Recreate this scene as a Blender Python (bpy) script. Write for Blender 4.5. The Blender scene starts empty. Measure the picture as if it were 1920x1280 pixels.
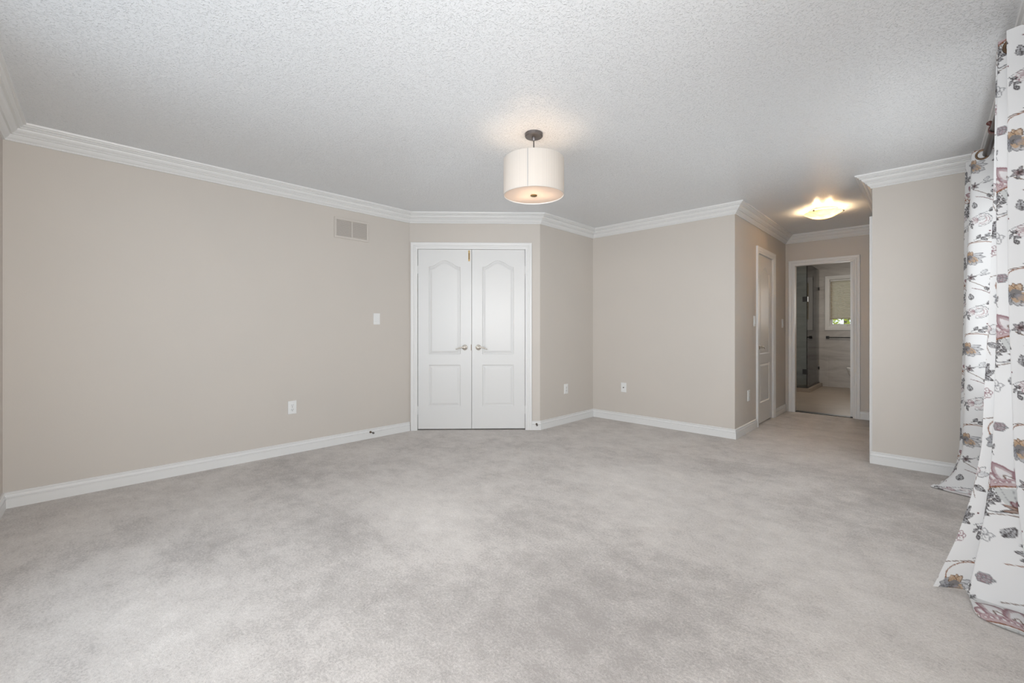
import bpy, bmesh, math, random
import numpy as np
from mathutils import Vector, Matrix

random.seed(7)
rng = np.random.default_rng(7)
sc = bpy.context.scene
C = sc.collection

# ------------------------------------------------------------------ camera
YAW = 0.764807
cam_d = bpy.data.cameras.new('camera')
cam_d.sensor_width = 36.0
cam_d.lens = 36.0 * 816.14 / 1920.0
cam_d.shift_y = -20.7 / 1920.0
cam_d.clip_start = 0.02
cam = bpy.data.objects.new('camera', cam_d)
cam.location = (0, 0, 1.1)
cam.rotation_euler = (math.pi / 2, 0, YAW)
C.objects.link(cam)
sc.camera = cam

# ------------------------------------------------------------------ colour management
sc.view_settings.view_transform = 'Standard'
sc.view_settings.look = 'None'
sc.view_settings.exposure = -0.04
sc.view_settings.gamma = 1.0
sc.view_settings.use_curve_mapping = False

# ------------------------------------------------------------------ daylight, flash and added fills
world = bpy.data.worlds.new('sky')
sc.world = world
world.use_nodes = True
bg = world.node_tree.nodes['Background']
bg.inputs[0].default_value = (0.80, 0.90, 1.0, 1)
bg.inputs[1].default_value = 1.0


def area(name, loc, rot, sx, sy, power, col=(1, 1, 1)):
    l = bpy.data.lights.new(name, 'AREA')
    l.shape = 'RECTANGLE'
    l.size = sx
    l.size_y = sy
    l.energy = power
    l.color = col
    o = bpy.data.objects.new(name, l)
    o.location = loc
    o.rotation_euler = rot
    C.objects.link(o)
    return o


def point(name, loc, power, r, col=(1, 1, 1)):
    l = bpy.data.lights.new(name, 'POINT')
    l.energy = power
    l.shadow_soft_size = r
    l.color = col
    o = bpy.data.objects.new(name, l)
    o.location = loc
    C.objects.link(o)
    return o


# daylight by the curtained window; added fill lights behind the camera and near right;
# the photographer's flash, straight and bounced off the ceiling; daylight and lamps of the bathroom
POW = {'rear_narrow': 13.0, 'far_fill': 3.2, 'right': 13.5, 'right_near': 14.5, 'flash': 45, 'pendant': 0.85, 'flush': 9.5, 'bath': 9, 'bath_lamp': 12, 'world': 1.8}
bg.inputs[1].default_value = POW['world']
o = area('fill_rear', (-1.38, -0.21, 1.22), (math.radians(90), 0, 0), 2.7, 1.9, POW['rear_narrow'], (0.97, 0.985, 1.0))  # unseen fill behind the camera, added to brighten the whole room
o.data.spread = math.radians(95)
area('window_daylight_right', (0.355, 3.45, 1.35), (0, math.radians(90), 0), 1.25, 1.6, POW['right'], (0.95, 0.98, 1.0))
o = area('fill_right_near', (0.355, 0.85, 1.40), (0, math.radians(90), 0), 1.25, 1.5, POW['right_near'], (0.95, 0.98, 1.0))  # no window here; fill added to light the left wall and ceiling
o.data.spread = math.radians(110)
point('camera_flash', (-0.02, -0.05, 1.42), POW['flash'], 0.09, (1.0, 0.99, 0.97))
o = area('fill_far', (-0.7, -0.20, 1.45), (math.radians(90), 0, math.radians(28)), 1.0, 1.2, POW['far_fill'], (0.98, 0.99, 1.0))  # added narrow fill that lifts the far walls and floor
o.data.spread = math.radians(62)
area('bathroom_ceiling_lamp', (-1.0, 8.45, 2.42), (0, 0, 0), 0.35, 0.35, POW['bath_lamp'], (1.0, 0.88, 0.74))
area('bathroom_daylight', (-0.99, 10.40, 1.60), (math.radians(-90), 0, 0), 0.7, 0.8, POW['bath'], (1.0, 0.96, 0.90))

# ------------------------------------------------------------------ materials
MATS = {}


def mat(name, col, rough=0.5, metal=0.0, spec=0.5):
    m = bpy.data.materials.new(name)
    m.use_nodes = True
    b = m.node_tree.nodes['Principled BSDF']
    b.inputs['Base Color'].default_value = (*col, 1)
    b.inputs['Roughness'].default_value = rough
    b.inputs['Metallic'].default_value = metal
    b.inputs['Specular IOR Level'].default_value = spec
    MATS[name] = m
    return m


def nodes(m):
    nt = m.node_tree
    return nt, nt.nodes, nt.links, nt.nodes['Principled BSDF']


def noise(nt, scale, detail=4, rough=0.5, vec=None, dist=0.0):
    n = nt.nodes.new('ShaderNodeTexNoise')
    n.inputs['Scale'].default_value = scale
    n.inputs['Detail'].default_value = detail
    n.inputs['Roughness'].default_value = rough
    n.inputs['Distortion'].default_value = dist
    if vec is not None:
        nt.links.new(vec, n.inputs['Vector'])
    return n


def coords(nt, scale=(1, 1, 1)):
    t = nt.nodes.new('ShaderNodeTexCoord')
    mp = nt.nodes.new('ShaderNodeMapping')
    mp.inputs['Scale'].default_value = scale
    nt.links.new(t.outputs['Object'], mp.inputs['Vector'])
    return mp.outputs['Vector']


def ramp(nt, fac, stops):
    r = nt.nodes.new('ShaderNodeValToRGB')
    el = r.color_ramp.elements
    while len(el) < len(stops):
        el.new(0.5)
    for e, (p, c) in zip(el, stops):
        e.position = p
        e.color = (*c, 1) if len(c) == 3 else c
    nt.links.new(fac, r.inputs['Fac'])
    return r


def mix(nt, fac, a, b, mode='MIX'):
    m = nt.nodes.new('ShaderNodeMix')
    m.data_type = 'RGBA'
    m.blend_type = mode
    for sock, v in ((m.inputs['Factor'], fac), (m.inputs['A'], a), (m.inputs['B'], b)):
        pass
    if hasattr(fac, 'is_linked'):
        nt.links.new(fac, m.inputs[0])
    else:
        m.inputs[0].default_value = fac
    for k, v in ((6, a), (7, b)):
        if hasattr(v, 'is_linked'):
            nt.links.new(v, m.inputs[k])
        else:
            m.inputs[k].default_value = (*v, 1)
    return m.outputs[2]


def bump(nt, height, strength, dist, b):
    n = nt.nodes.new('ShaderNodeBump')
    n.inputs['Strength'].default_value = strength
    n.inputs['Distance'].default_value = dist
    nt.links.new(height, n.inputs['Height'])
    nt.links.new(n.outputs['Normal'], b.inputs['Normal'])
    return n


# wall paint, a warm greige
m = mat('wall_paint', (0.585, 0.535, 0.482), 0.55, spec=0.3)
nt, N, L, B = nodes(m)
v = coords(nt)
n1 = noise(nt, 180, 3, 0.6, v)
bump(nt, n1.outputs['Fac'], 0.12, 0.002, B)
n2 = noise(nt, 1.3, 3, 0.5, v)
r = ramp(nt, n2.outputs['Fac'], [(0.3, (0.600, 0.556, 0.510)), (0.7, (0.620, 0.572, 0.522))])
L.new(r.outputs['Color'], B.inputs['Base Color'])

# stippled ceiling
m = mat('ceiling_stipple', (0.775, 0.785, 0.797), 0.26, spec=0.6)
nt, N, L, B = nodes(m)
v = coords(nt)
n1 = noise(nt, 105, 2, 0.55, v, 0.9)
r = ramp(nt, n1.outputs['Fac'], [(0.52, (0, 0, 0)), (0.74, (1, 1, 1))])
bump(nt, r.outputs['Color'], 0.62, 0.006, B)

mat('white_trim', (0.77, 0.765, 0.755), 0.35, spec=0.4)
m = mat('white_door', (0.735, 0.73, 0.72), 0.30, spec=0.5)
mat('white_plastic', (0.80, 0.80, 0.79), 0.3)
mat('porcelain', (0.82, 0.81, 0.79), 0.12)
mat('satin_nickel', (0.62, 0.58, 0.52), 0.24, 1.0)
mat('brass', (0.34, 0.25, 0.12), 0.35, 1.0)
mat('old_bronze', (0.13, 0.085, 0.055), 0.35, 1.0)
mat('dark_slot', (0.02, 0.02, 0.02), 0.6)
mat('black_metal', (0.015, 0.014, 0.013), 0.4)
mat('graphite_metal', (0.16, 0.15, 0.15), 0.32, 0.8)
mat('rod_metal', (0.055, 0.045, 0.04), 0.35, 0.6)
mat('rod_cherry', (0.10, 0.025, 0.018), 0.4)
mat('grey_rubber', (0.12, 0.11, 0.10), 0.6)
mat('vent_shadow', (0.44, 0.40, 0.37), 0.6)
mat('vent_paint', (0.70, 0.65, 0.60), 0.5)
mat('bark', (0.12, 0.09, 0.06), 0.8)

# cut-pile carpet: brushed nap in soft patches, short flecks of turned fibres
m = mat('carpet', (0.5, 0.48, 0.46), 0.95, spec=0.05)
nt, N, L, B = nodes(m)
v = coords(nt)
vs = coords(nt, (1.0, 1.25, 1.0))


def math_node(op, a, b=None, c=None, clamp=False):
    n = N.new('ShaderNodeMath'); n.operation = op; n.use_clamp = clamp
    for i, x in enumerate((a, b, c)):
        if x is None: continue
        if hasattr(x, 'is_linked'): L.new(x, n.inputs[i])
        else: n.inputs[i].default_value = x
    return n.outputs[0]


big = noise(nt, 1.1, 6, 0.65, v, 0.2).outputs['Fac']
mid = noise(nt, 6.5, 9, 0.80, vs, 0.15).outputs['Fac']
fleck = noise(nt, 105, 3, 0.7, v, 0.3).outputs['Fac']
fib = noise(nt, 420, 2, 0.6, v).outputs['Fac']
nap = math_node('MULTIPLY_ADD', mid, 1.0, big)                      # about 0.87 on average
nap = math_node('MULTIPLY_ADD', fleck, 0.90, nap)                    # about 1.08
edge = noise(nt, 2.6, 8, 0.75, v, 0.2).outputs['Fac']
sep = N.new('ShaderNodeSeparateXYZ'); L.new(v, sep.inputs[0])
shift = None
# brushed nap areas, some also coloured to offset flash hotspot and far falloff: x, y, radius x, radius y, amount
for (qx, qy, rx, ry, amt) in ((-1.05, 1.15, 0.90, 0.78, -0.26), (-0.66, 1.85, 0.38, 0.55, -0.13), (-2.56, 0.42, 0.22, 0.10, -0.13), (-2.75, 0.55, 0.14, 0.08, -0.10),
                              (-1.45, 3.65, 0.75, 0.30, -0.10), (-0.15, 3.65, 0.42, 0.70, -0.22), (-1.56, 2.80, 0.50, 0.32, 0.12), (-2.0, 1.42, 0.75, 0.30, 0.12),
                              (-2.90, 1.20, 0.85, 0.28, -0.12), (-0.30, 2.0, 0.45, 0.80, 0.16), (-3.3, 0.25, 0.12, 0.06, -0.16), (-2.1, 0.05, 0.14, 0.07, -0.16),
                              (-3.6, 0.15, 0.35, 0.30, 0.08), (-2.3, 4.1, 0.8, 0.5, 0.12), (-0.9, 5.2, 0.5, 0.9, 0.10)):
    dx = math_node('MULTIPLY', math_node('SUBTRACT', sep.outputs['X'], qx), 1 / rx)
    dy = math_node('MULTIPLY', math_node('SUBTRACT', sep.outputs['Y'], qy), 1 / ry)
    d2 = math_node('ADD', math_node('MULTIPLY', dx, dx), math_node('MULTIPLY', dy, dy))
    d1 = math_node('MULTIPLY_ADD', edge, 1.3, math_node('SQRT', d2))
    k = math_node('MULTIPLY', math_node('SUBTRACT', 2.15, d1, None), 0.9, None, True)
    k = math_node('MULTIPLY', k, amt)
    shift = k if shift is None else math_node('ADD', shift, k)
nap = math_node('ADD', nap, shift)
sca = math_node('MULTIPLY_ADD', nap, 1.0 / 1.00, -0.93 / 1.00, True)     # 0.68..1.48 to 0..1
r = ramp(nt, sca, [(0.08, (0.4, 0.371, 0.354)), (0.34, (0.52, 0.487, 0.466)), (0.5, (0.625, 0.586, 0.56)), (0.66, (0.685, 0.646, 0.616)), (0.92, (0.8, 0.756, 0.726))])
fr = ramp(nt, fib, [(0.3, (0.88, 0.88, 0.88)), (0.7, (1.08, 1.08, 1.08))])
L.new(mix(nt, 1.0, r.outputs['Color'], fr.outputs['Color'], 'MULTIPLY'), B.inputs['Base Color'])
bump(nt, math_node('MULTIPLY_ADD', fib, 0.4, math_node('MULTIPLY_ADD', mid, 1.2, fleck)), 0.5, 0.006, B)

# bathroom marble-look porcelain tile
m = mat('marble_tile', (0.4, 0.38, 0.36), 0.3)
nt, N, L, B = nodes(m)
v = coords(nt, (0.6, 0.6, 2.6))
n1 = noise(nt, 1.6, 8, 0.62, v, 1.6)
r = ramp(nt, n1.outputs['Fac'], [(0.3, (0.36, 0.335, 0.315)), (0.45, (0.50, 0.475, 0.455)), (0.6, (0.58, 0.555, 0.53)), (0.8, (0.43, 0.40, 0.375))])
bk = N.new('ShaderNodeTexBrick')
t = N.new('ShaderNodeTexCoord')
sx = N.new('ShaderNodeSeparateXYZ'); cx = N.new('ShaderNodeCombineXYZ')
L.new(t.outputs['Object'], sx.inputs[0])
ax = N.new('ShaderNodeMath'); ax.operation = 'ADD'
L.new(sx.outputs['X'], ax.inputs[0]); L.new(sx.outputs['Y'], ax.inputs[1])
L.new(ax.outputs[0], cx.inputs['X']); L.new(sx.outputs['Z'], cx.inputs['Y'])
L.new(cx.outputs[0], bk.inputs['Vector'])
bk.inputs['Scale'].default_value = 1.0
bk.inputs['Mortar Size'].default_value = 0.0018
bk.inputs['Brick Width'].default_value = 1.2
bk.inputs['Row Height'].default_value = 0.6
bk.inputs['Color1'].default_value = (1, 1, 1, 1); bk.inputs['Color2'].default_value = (0.95, 0.95, 0.95, 1)
bk.inputs['Mortar'].default_value = (0.75, 0.74, 0.72, 1)
L.new(mix(nt, 1.0, r.outputs['Color'], bk.outputs['Color'], 'MULTIPLY'), B.inputs['Base Color'])

m = mat('floor_tile', (0.42, 0.37, 0.31), 0.3)
nt, N, L, B = nodes(m)
v = coords(nt)
n1 = noise(nt, 2.2, 6, 0.6, v, 0.8)
r = ramp(nt, n1.outputs['Fac'], [(0.3, (0.245, 0.195, 0.15)), (0.7, (0.32, 0.26, 0.205))])
bk = N.new('ShaderNodeTexBrick'); L.new(v, bk.inputs['Vector'])
bk.inputs['Scale'].default_value = 1.0; bk.inputs['Mortar Size'].default_value = 0.002
bk.inputs['Brick Width'].default_value = 1.2; bk.inputs['Row Height'].default_value = 0.6
bk.inputs['Color1'].default_value = (1, 1, 1, 1); bk.inputs['Color2'].default_value = (0.96, 0.96, 0.96, 1)
bk.inputs['Mortar'].default_value = (0.8, 0.8, 0.8, 1)
L.new(mix(nt, 1.0, r.outputs['Color'], bk.outputs['Color'], 'MULTIPLY'), B.inputs['Base Color'])


def thin_glass(name, tint, refl=0.06):
    m = bpy.data.materials.new(name); m.use_nodes = True
    nt = m.node_tree; nt.nodes.clear()
    out = nt.nodes.new('ShaderNodeOutputMaterial')
    tr = nt.nodes.new('ShaderNodeBsdfTransparent'); tr.inputs[0].default_value = (*tint, 1)
    gl = nt.nodes.new('ShaderNodeBsdfGlossy'); gl.inputs['Roughness'].default_value = 0.02
    fr = nt.nodes.new('ShaderNodeFresnel'); fr.inputs['IOR'].default_value = 1.45
    mx = nt.nodes.new('ShaderNodeMixShader')
    nt.links.new(fr.outputs[0], mx.inputs[0]); nt.links.new(tr.outputs[0], mx.inputs[1]); nt.links.new(gl.outputs[0], mx.inputs[2])
    nt.links.new(mx.outputs[0], out.inputs[0])
    MATS[name] = m
    return m


thin_glass('shower_glass', (0.92, 0.945, 0.93))
thin_glass('window_glass', (0.95, 0.97, 0.96))


def translucent(name, dcol, tcol, fac, gloss=0.0):
    m = bpy.data.materials.new(name); m.use_nodes = True
    nt = m.node_tree; nt.nodes.clear()
    out = nt.nodes.new('ShaderNodeOutputMaterial')
    d = nt.nodes.new('ShaderNodeBsdfDiffuse'); d.inputs[0].default_value = (*dcol, 1)
    t = nt.nodes.new('ShaderNodeBsdfTranslucent'); t.inputs[0].default_value = (*tcol, 1)
    mx = nt.nodes.new('ShaderNodeMixShader'); mx.inputs[0].default_value = fac
    nt.links.new(d.outputs[0], mx.inputs[1]); nt.links.new(t.outputs[0], mx.inputs[2])
    if gloss > 0:
        g = nt.nodes.new('ShaderNodeBsdfGlossy'); g.inputs['Roughness'].default_value = 0.15
        m2 = nt.nodes.new('ShaderNodeMixShader'); m2.inputs[0].default_value = gloss
        nt.links.new(mx.outputs[0], m2.inputs[1]); nt.links.new(g.outputs[0], m2.inputs[2])
        mx = m2
    nt.links.new(mx.outputs[0], out.inputs[0])
    MATS[name] = m
    return m, nt, d, t


m, nt, d, t = translucent('shade_fabric', (0.86, 0.82, 0.78), (0.88, 0.83, 0.77), 0.20)
tc = nt.nodes.new('ShaderNodeTexCoord'); gr = nt.nodes.new('ShaderNodeTexGradient'); gr.gradient_type = 'RADIAL'
nt.links.new(tc.outputs['Object'], gr.inputs['Vector'])
ml = nt.nodes.new('ShaderNodeMath'); ml.operation = 'MULTIPLY'; ml.inputs[1].default_value = 300
nt.links.new(gr.outputs['Fac'], ml.inputs[0])
nn = nt.nodes.new('ShaderNodeTexNoise'); nn.noise_dimensions = '1D'; nn.inputs['Scale'].default_value = 1.0
nt.links.new(ml.outputs[0], nn.inputs['W'])
rr = ramp(nt, nn.outputs['Fac'], [(0.3, (0.60, 0.555, 0.51)), (0.7, (0.69, 0.645, 0.595))])
nt.links.new(rr.outputs['Color'], d.inputs[0]); nt.links.new(rr.outputs['Color'], t.inputs[0])
translucent('shade_seam', (0.47, 0.45, 0.43), (0.45, 0.43, 0.41), 0.10)
translucent('frosted_acrylic', (0.84, 0.78, 0.74), (0.85, 0.77, 0.70), 0.45, 0.03)
m, nt, d, t = translucent('alabaster_glass', (0.80, 0.72, 0.60), (0.92, 0.80, 0.60), 0.65, 0.04)
tc = nt.nodes.new('ShaderNodeTexCoord')
nn = nt.nodes.new('ShaderNodeTexNoise'); nn.inputs['Scale'].default_value = 9; nn.inputs['Distortion'].default_value = 1.5
nt.links.new(tc.outputs['Object'], nn.inputs['Vector'])
rr = ramp(nt, nn.outputs['Fac'], [(0.35, (0.70, 0.56, 0.38)), (0.65, (0.95, 0.86, 0.70))])
nt.links.new(rr.outputs['Color'], t.inputs[0])
translucent('cellular_shade', (0.60, 0.54, 0.44), (0.62, 0.54, 0.42), 0.4)
translucent('leaf_green', (0.34, 0.36, 0.07), (0.50, 0.52, 0.12), 0.45)

# printed curtain cotton: the woven print lives on the cloth as a colour attribute
m = bpy.data.materials.new('printed_cotton'); m.use_nodes = True
MATS['printed_cotton'] = m
nt = m.node_tree; nt.nodes.clear()
out = nt.nodes.new('ShaderNodeOutputMaterial')
at = nt.nodes.new('ShaderNodeAttribute'); at.attribute_name = 'print'
d = nt.nodes.new('ShaderNodeBsdfDiffuse'); t = nt.nodes.new('ShaderNodeBsdfTranslucent')
mx = nt.nodes.new('ShaderNodeMixShader'); mx.inputs[0].default_value = 0.18
nt.links.new(at.outputs['Color'], d.inputs[0]); nt.links.new(at.outputs['Color'], t.inputs[0])
nt.links.new(d.outputs[0], mx.inputs[1]); nt.links.new(t.outputs[0], mx.inputs[2]); nt.links.new(mx.outputs[0], out.inputs[0])


# ------------------------------------------------------------------ builders
class MB:
    """collects vertices and faces, then links them as one mesh object"""

    def __init__(s):
        s.v = []; s.f = []

    def add(s, vs, fs):
        o = len(s.v)
        s.v += [tuple(p) for p in vs]
        s.f += [tuple(i + o for i in f) for f in fs]
        return s

    def box(s, a, b, tf=None):
        x0, y0, z0 = a; x1, y1, z1 = b
        vs = [(x0, y0, z0), (x1, y0, z0), (x1, y1, z0), (x0, y1, z0), (x0, y0, z1), (x1, y0, z1), (x1, y1, z1), (x0, y1, z1)]
        if tf: vs = [tf(*p) for p in vs]
        return s.add(vs, [(0, 3, 2, 1), (4, 5, 6, 7), (0, 1, 5, 4), (1, 2, 6, 5), (2, 3, 7, 6), (3, 0, 4, 7)])

    def rbox(s, a, b, r, tf=None):
        """box whose front (second axis, far side) edges are rounded off"""
        x0, y0, z0 = a; x1, y1, z1 = b
        rings = []
        for (ins, y) in ((0, y0), (0, y1 - r), (r * 0.3, y1 - r * 0.3), (r, y1)):
            rings.append([(x0 + ins, y, z0 + ins), (x1 - ins, y, z0 + ins), (x1 - ins, y, z1 - ins), (x0 + ins, y, z1 - ins)])
        vs = [p for q in rings for p in q]
        if tf: vs = [tf(*p) for p in vs]
        fs = [(3, 2, 1, 0), (12, 13, 14, 15)]
        for k in range(3):
            for i in range(4):
                j = (i + 1) % 4
                fs.append((k * 4 + i, k * 4 + j, k * 4 + 4 + j, k * 4 + 4 + i))
        return s.add(vs, fs)

    def lathe(s, prof, origin, axis=(0, 0, 1), n=48, cap0=True, cap1=True, squash=None):
        ax = Vector(axis).normalized()
        u = ax.orthogonal().normalized(); w = ax.cross(u)
        vs = []
        for (r, h) in prof:
            for k in range(n):
                a = 2 * math.pi * k / n
                vs.append(Vector(origin) + ax * h + (u * math.cos(a) + w * math.sin(a)) * r)
        fs = []
        for j in range(len(prof) - 1):
            for k in range(n):
                k2 = (k + 1) % n
                fs.append((j * n + k, j * n + k2, (j + 1) * n + k2, (j + 1) * n + k))
        if cap0: fs.append(tuple(range(n))[::-1])
        if cap1: fs.append(tuple(range((len(prof) - 1) * n, len(prof) * n)))
        return s.add(vs, fs)

    def tube(s, pts, r, n=12):
        pts = [Vector(p) for p in pts]
        rs = r if isinstance(r, (list, tuple)) else [r] * len(pts)
        vs = []; prev = None
        for i, p in enumerate(pts):
            d = (pts[min(i + 1, len(pts) - 1)] - pts[max(i - 1, 0)]).normalized()
            u = d.orthogonal().normalized() if prev is None else (prev - d * prev.dot(d)).normalized()
            prev = u; w = d.cross(u)
            vs += [p + (u * math.cos(2 * math.pi * k / n) + w * math.sin(2 * math.pi * k / n)) * rs[i] for k in range(n)]
        fs = []
        for j in range(len(pts) - 1):
            for k in range(n):
                k2 = (k + 1) % n
                fs.append((j * n + k, j * n + k2, (j + 1) * n + k2, (j + 1) * n + k))
        fs += [tuple(range(n))[::-1], tuple(range((len(pts) - 1) * n, len(pts) * n))]
        return s.add(vs, fs)

    def build(s, name, m, parent=None, smooth=False, recalc=True):
        base = world_of(parent)
        me = bpy.data.meshes.new(name)
        me.from_pydata([(p[0] - base.x, p[1] - base.y, p[2] - base.z) for p in s.v], [], s.f)
        if recalc:
            bm = bmesh.new(); bm.from_mesh(me)
            bmesh.ops.recalc_face_normals(bm, faces=bm.faces)
            bm.to_mesh(me); bm.free()
        me.materials.append(MATS[m])
        if smooth:
            me.polygons.foreach_set('use_smooth', [True] * len(me.polygons))
            try:
                me.set_sharp_from_angle(angle=math.radians(38))
            except Exception:
                pass
        o = bpy.data.objects.new(name, me)
        C.objects.link(o)
        if parent is not None: o.parent = parent
        return o


def world_of(o):
    v = Vector((0, 0, 0))
    while o is not None:
        v += o.location
        o = o.parent
    return v


def thing(name, label, cat, loc, group=None):
    o = bpy.data.objects.new(name, None)
    o.empty_display_size = 0.05
    C.objects.link(o)
    o.location = loc
    return tag(o, label, cat, group)


def tag(o, label, cat, group=None, kind=None):
    o['label'] = label
    o['category'] = cat
    if group: o['group'] = group
    if kind: o['kind'] = kind
    return o


def struct(o, label, cat):
    return tag(o, label, cat, None, 'structure')


# ------------------------------------------------------------------ room plan (metres, camera at 0,0)
ZC = 2.38            # ceiling
ZK = 2.277           # lower edge of the crown moulding
PL = Vector((-4.124, -0.238)); PA = Vector((-4.124, 2.675)); PB = Vector((-3.117, 3.697)); PC = Vector((-3.117, 4.747))
PD = Vector((-1.425, 4.747)); PE = Vector((-1.425, 6.889)); PH = Vector((-0.344, 6.889)); PF = Vector((-0.344, 4.677))
PG = Vector((0.365, 4.677)); PR = Vector((0.365, -0.448))
PLAN = [PL, PA, PB, PC, PD, PE, PH, PF, PG, PR]
TH = 0.11


def seg(p, q):
    d = (q - p).normalized()
    return d, Vector((d.y, -d.x))       # direction, normal into the room


def frame(p, q):
    """maps (along, out of the wall, up) to the world"""
    d, n = seg(p, q)
    return lambda s, h, z: Vector((p.x + d.x * s + n.x * h, p.y + d.y * s + n.y * h, z))


def miter(i, off):
    """plan corner i pushed into the room by off"""
    p = PLAN[i]; a = PLAN[i - 1]; b = PLAN[(i + 1) % len(PLAN)]
    _, n1 = seg(a, p); _, n2 = seg(p, b)
    return p + (n1 + n2) * (off / (1 + n1.dot(n2)))


def wall(name, p, q, openings=(), label='', th=TH, e0=0.0, e1=0.0, m='wall_paint', top=ZC):
    F = frame(p, q); ln = (q - p).length; mb = MB()
    s = -e0
    for (a, b, z0, z1) in sorted(openings):
        mb.box((s, -th, 0), (a, 0, top), F)
        if z0 > 0: mb.box((a, -th, 0), (b, 0, z0), F)
        if z1 < top: mb.box((a, -th, z1), (b, 0, top), F)
        s = b
    mb.box((s, -th, 0), (ln + e1, 0, top), F)
    return struct(mb.build(name, m), label, 'wall')


# closet doorway on the diagonal wall, in metres along it from its left corner
CL0, CL1, CZ = 0.080, 1.276, 2.000
HD0, HD1, HZ = 5.562 - PD.y, 6.232 - PD.y, 1.995       # hall closet door, along the hall's left wall
BD0, BD1, BZ = -1.317 - PE.x, -0.690 - PE.x, 1.972     # bathroom doorway, along the end of the hall
RD0, RD1, RZ = PH.y - 5.56, PH.y - 4.772, 1.985       # hall's right wall

wall('wall_left', PL, PA, (), 'long beige wall on the left with air vent', e0=TH, e1=0.04)
wall('wall_closet', PA, PB, [(CL0, CL1, 0, CZ)], 'beige diagonal wall around the white double closet doors')
wall('wall_alcove', PB, PC, (), 'short beige wall to the right of the double doors', e1=TH)
wall('wall_back', PC, PD, (), 'beige back wall between alcove corner and hall', e1=-0.0)
wall('wall_hall_left', PD, PE, [(HD0, HD1, 0, HZ)], 'shaded beige hall wall with narrow closet door', e0=-TH, e1=0.0)
wall('wall_hall_end', PE, PH, [(BD0, BD1, 0, BZ)], 'beige wall at the end of hall around bathroom doorway', e0=TH, e1=TH)
wall('wall_hall_right', PH, PF, [(RD0, RD1, 0, RZ)], 'hall wall turned away on the right side of hall', e1=-TH)
wall('wall_pier', PF, PG, (), 'beige wall beside the floral curtains', e1=TH)
W1 = (4.677 - 4.15, 4.677 - 2.82, 0.75, 2.05)
wall('wall_right', PG, PR, [W1], 'window wall behind the floral curtains', e1=TH)
wall('wall_near', PR, PL, [(0.35, 3.15, 0.25, 2.18)], 'beige wall at the left frame edge beside camera', e1=0.0)  # opening behind the camera is made up to let sky light in

mb = MB()
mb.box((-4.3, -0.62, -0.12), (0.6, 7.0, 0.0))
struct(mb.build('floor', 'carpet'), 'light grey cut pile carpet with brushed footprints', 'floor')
mb = MB()
mb.box((-4.3, -0.62, ZC), (0.6, 7.0, ZC + 0.1))
struct(mb.build('ceiling', 'ceiling_stipple'), 'white stippled ceiling', 'ceiling')


# crown moulding and baseboards, one mitred run per wall
CROWN = [(0.0, ZK), (0.010, ZK), (0.012, ZK + 0.004), (0.010, ZK + 0.008), (0.013, ZK + 0.011), (0.022, ZK + 0.018), (0.030, ZK + 0.028), (0.034, ZK + 0.036),
         (0.044, ZK + 0.0365), (0.044, ZK + 0.040), (0.041, ZK + 0.043), (0.046, ZK + 0.047), (0.056, ZK + 0.053), (0.064, ZK + 0.062), (0.067, ZK + 0.071),
         (0.080, ZK + 0.0715), (0.080, ZK + 0.075), (0.076, ZK + 0.078), (0.082, ZK + 0.082), (0.091, ZK + 0.086), (0.093, ZK + 0.091), (0.104, ZK + 0.0915), (0.107, ZC), (0.0, ZC)]
BASE = [(0.0, 0.0), (0.015, 0.0), (0.015, 0.057), (0.0095, 0.0575), (0.0095, 0.061), (0.0135, 0.064), (0.0135, 0.071), (0.0090, 0.078), (0.0075, 0.085), (0.0095, 0.0865),
        (0.0115, 0.089), (0.0115, 0.095), (0.008, 0.098), (0.0, 0.0985)]


def run(name, i, prof, label, cat, s0=None, s1=None):
    """profile along plan wall i, from corner (or s0) to corner (or s1)"""
    p, q = PLAN[i], PLAN[(i + 1) % len(PLAN)]
    F = frame(p, q); vs = []; k = len(prof)
    for end in (0, 1):
        for (o, z) in prof:
            if end == 0 and s0 is None: w = miter(i, o); vs.append((w.x, w.y, z))
            elif end == 1 and s1 is None: w = miter((i + 1) % len(PLAN), o); vs.append((w.x, w.y, z))
            else: vs.append(F(s0 if end == 0 else s1, o, z))
    fs = [(j, (j + 1) % k, k + (j + 1) % k, k + j) for j in range(k)]
    fs += [tuple(range(k)), tuple(range(k, 2 * k))[::-1]]
    return struct(MB().add(vs, fs).build(name, 'white_trim'), label, cat)


for i, (nm, where) in enumerate([('trim_1', 'along the top of long left wall'), ('trim_2', 'above the double closet doors'),
                                 ('trim_3', 'above the short alcove wall'), ('trim_4', 'above the back wall between alcove and hall'),
                                 ('trim_5', 'above the narrow hall closet door'), ('trim_6', 'above the bathroom doorway'),
                                 ('trim_7', 'on the far side of pier corner in hall'), ('trim_8', 'above the wall beside far curtain'),
                                 ('trim_9', 'above the curtain rod'), ('trim_10', 'at the ceiling edge in upper left corner')]):
    run(nm, i, CROWN, 'white stepped crown moulding ' + where, 'crown moulding')
CW = 0.068   # casing width
dl = (PB - PA).length
run('baseboard_left', 0, BASE, 'white baseboard along the long left wall', 'baseboard')
run('baseboard_closet', 1, BASE, 'tiny white baseboard piece right of closet casing', 'baseboard', s0=CL1 + CW)
run('baseboard_alcove', 2, BASE, 'white baseboard on short wall beside the double doors', 'baseboard')
run('baseboard_back', 3, BASE, 'white baseboard along back wall up to hall corner', 'baseboard')
run('baseboard_hall_near', 4, BASE, 'white baseboard between hall corner and closet door casing', 'baseboard', s1=HD0 - CW)
run('baseboard_hall_far', 4, BASE, 'short white baseboard between closet door and hall end', 'baseboard', s0=HD1 + CW)
run('baseboard_hall_end', 5, BASE, 'short white baseboard right of the bathroom doorway', 'baseboard', s0=BD1 + CW)
run('baseboard_hall_right', 6, BASE, 'white baseboard inside hall beyond pier doorway', 'baseboard', s1=RD0 - CW)
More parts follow.
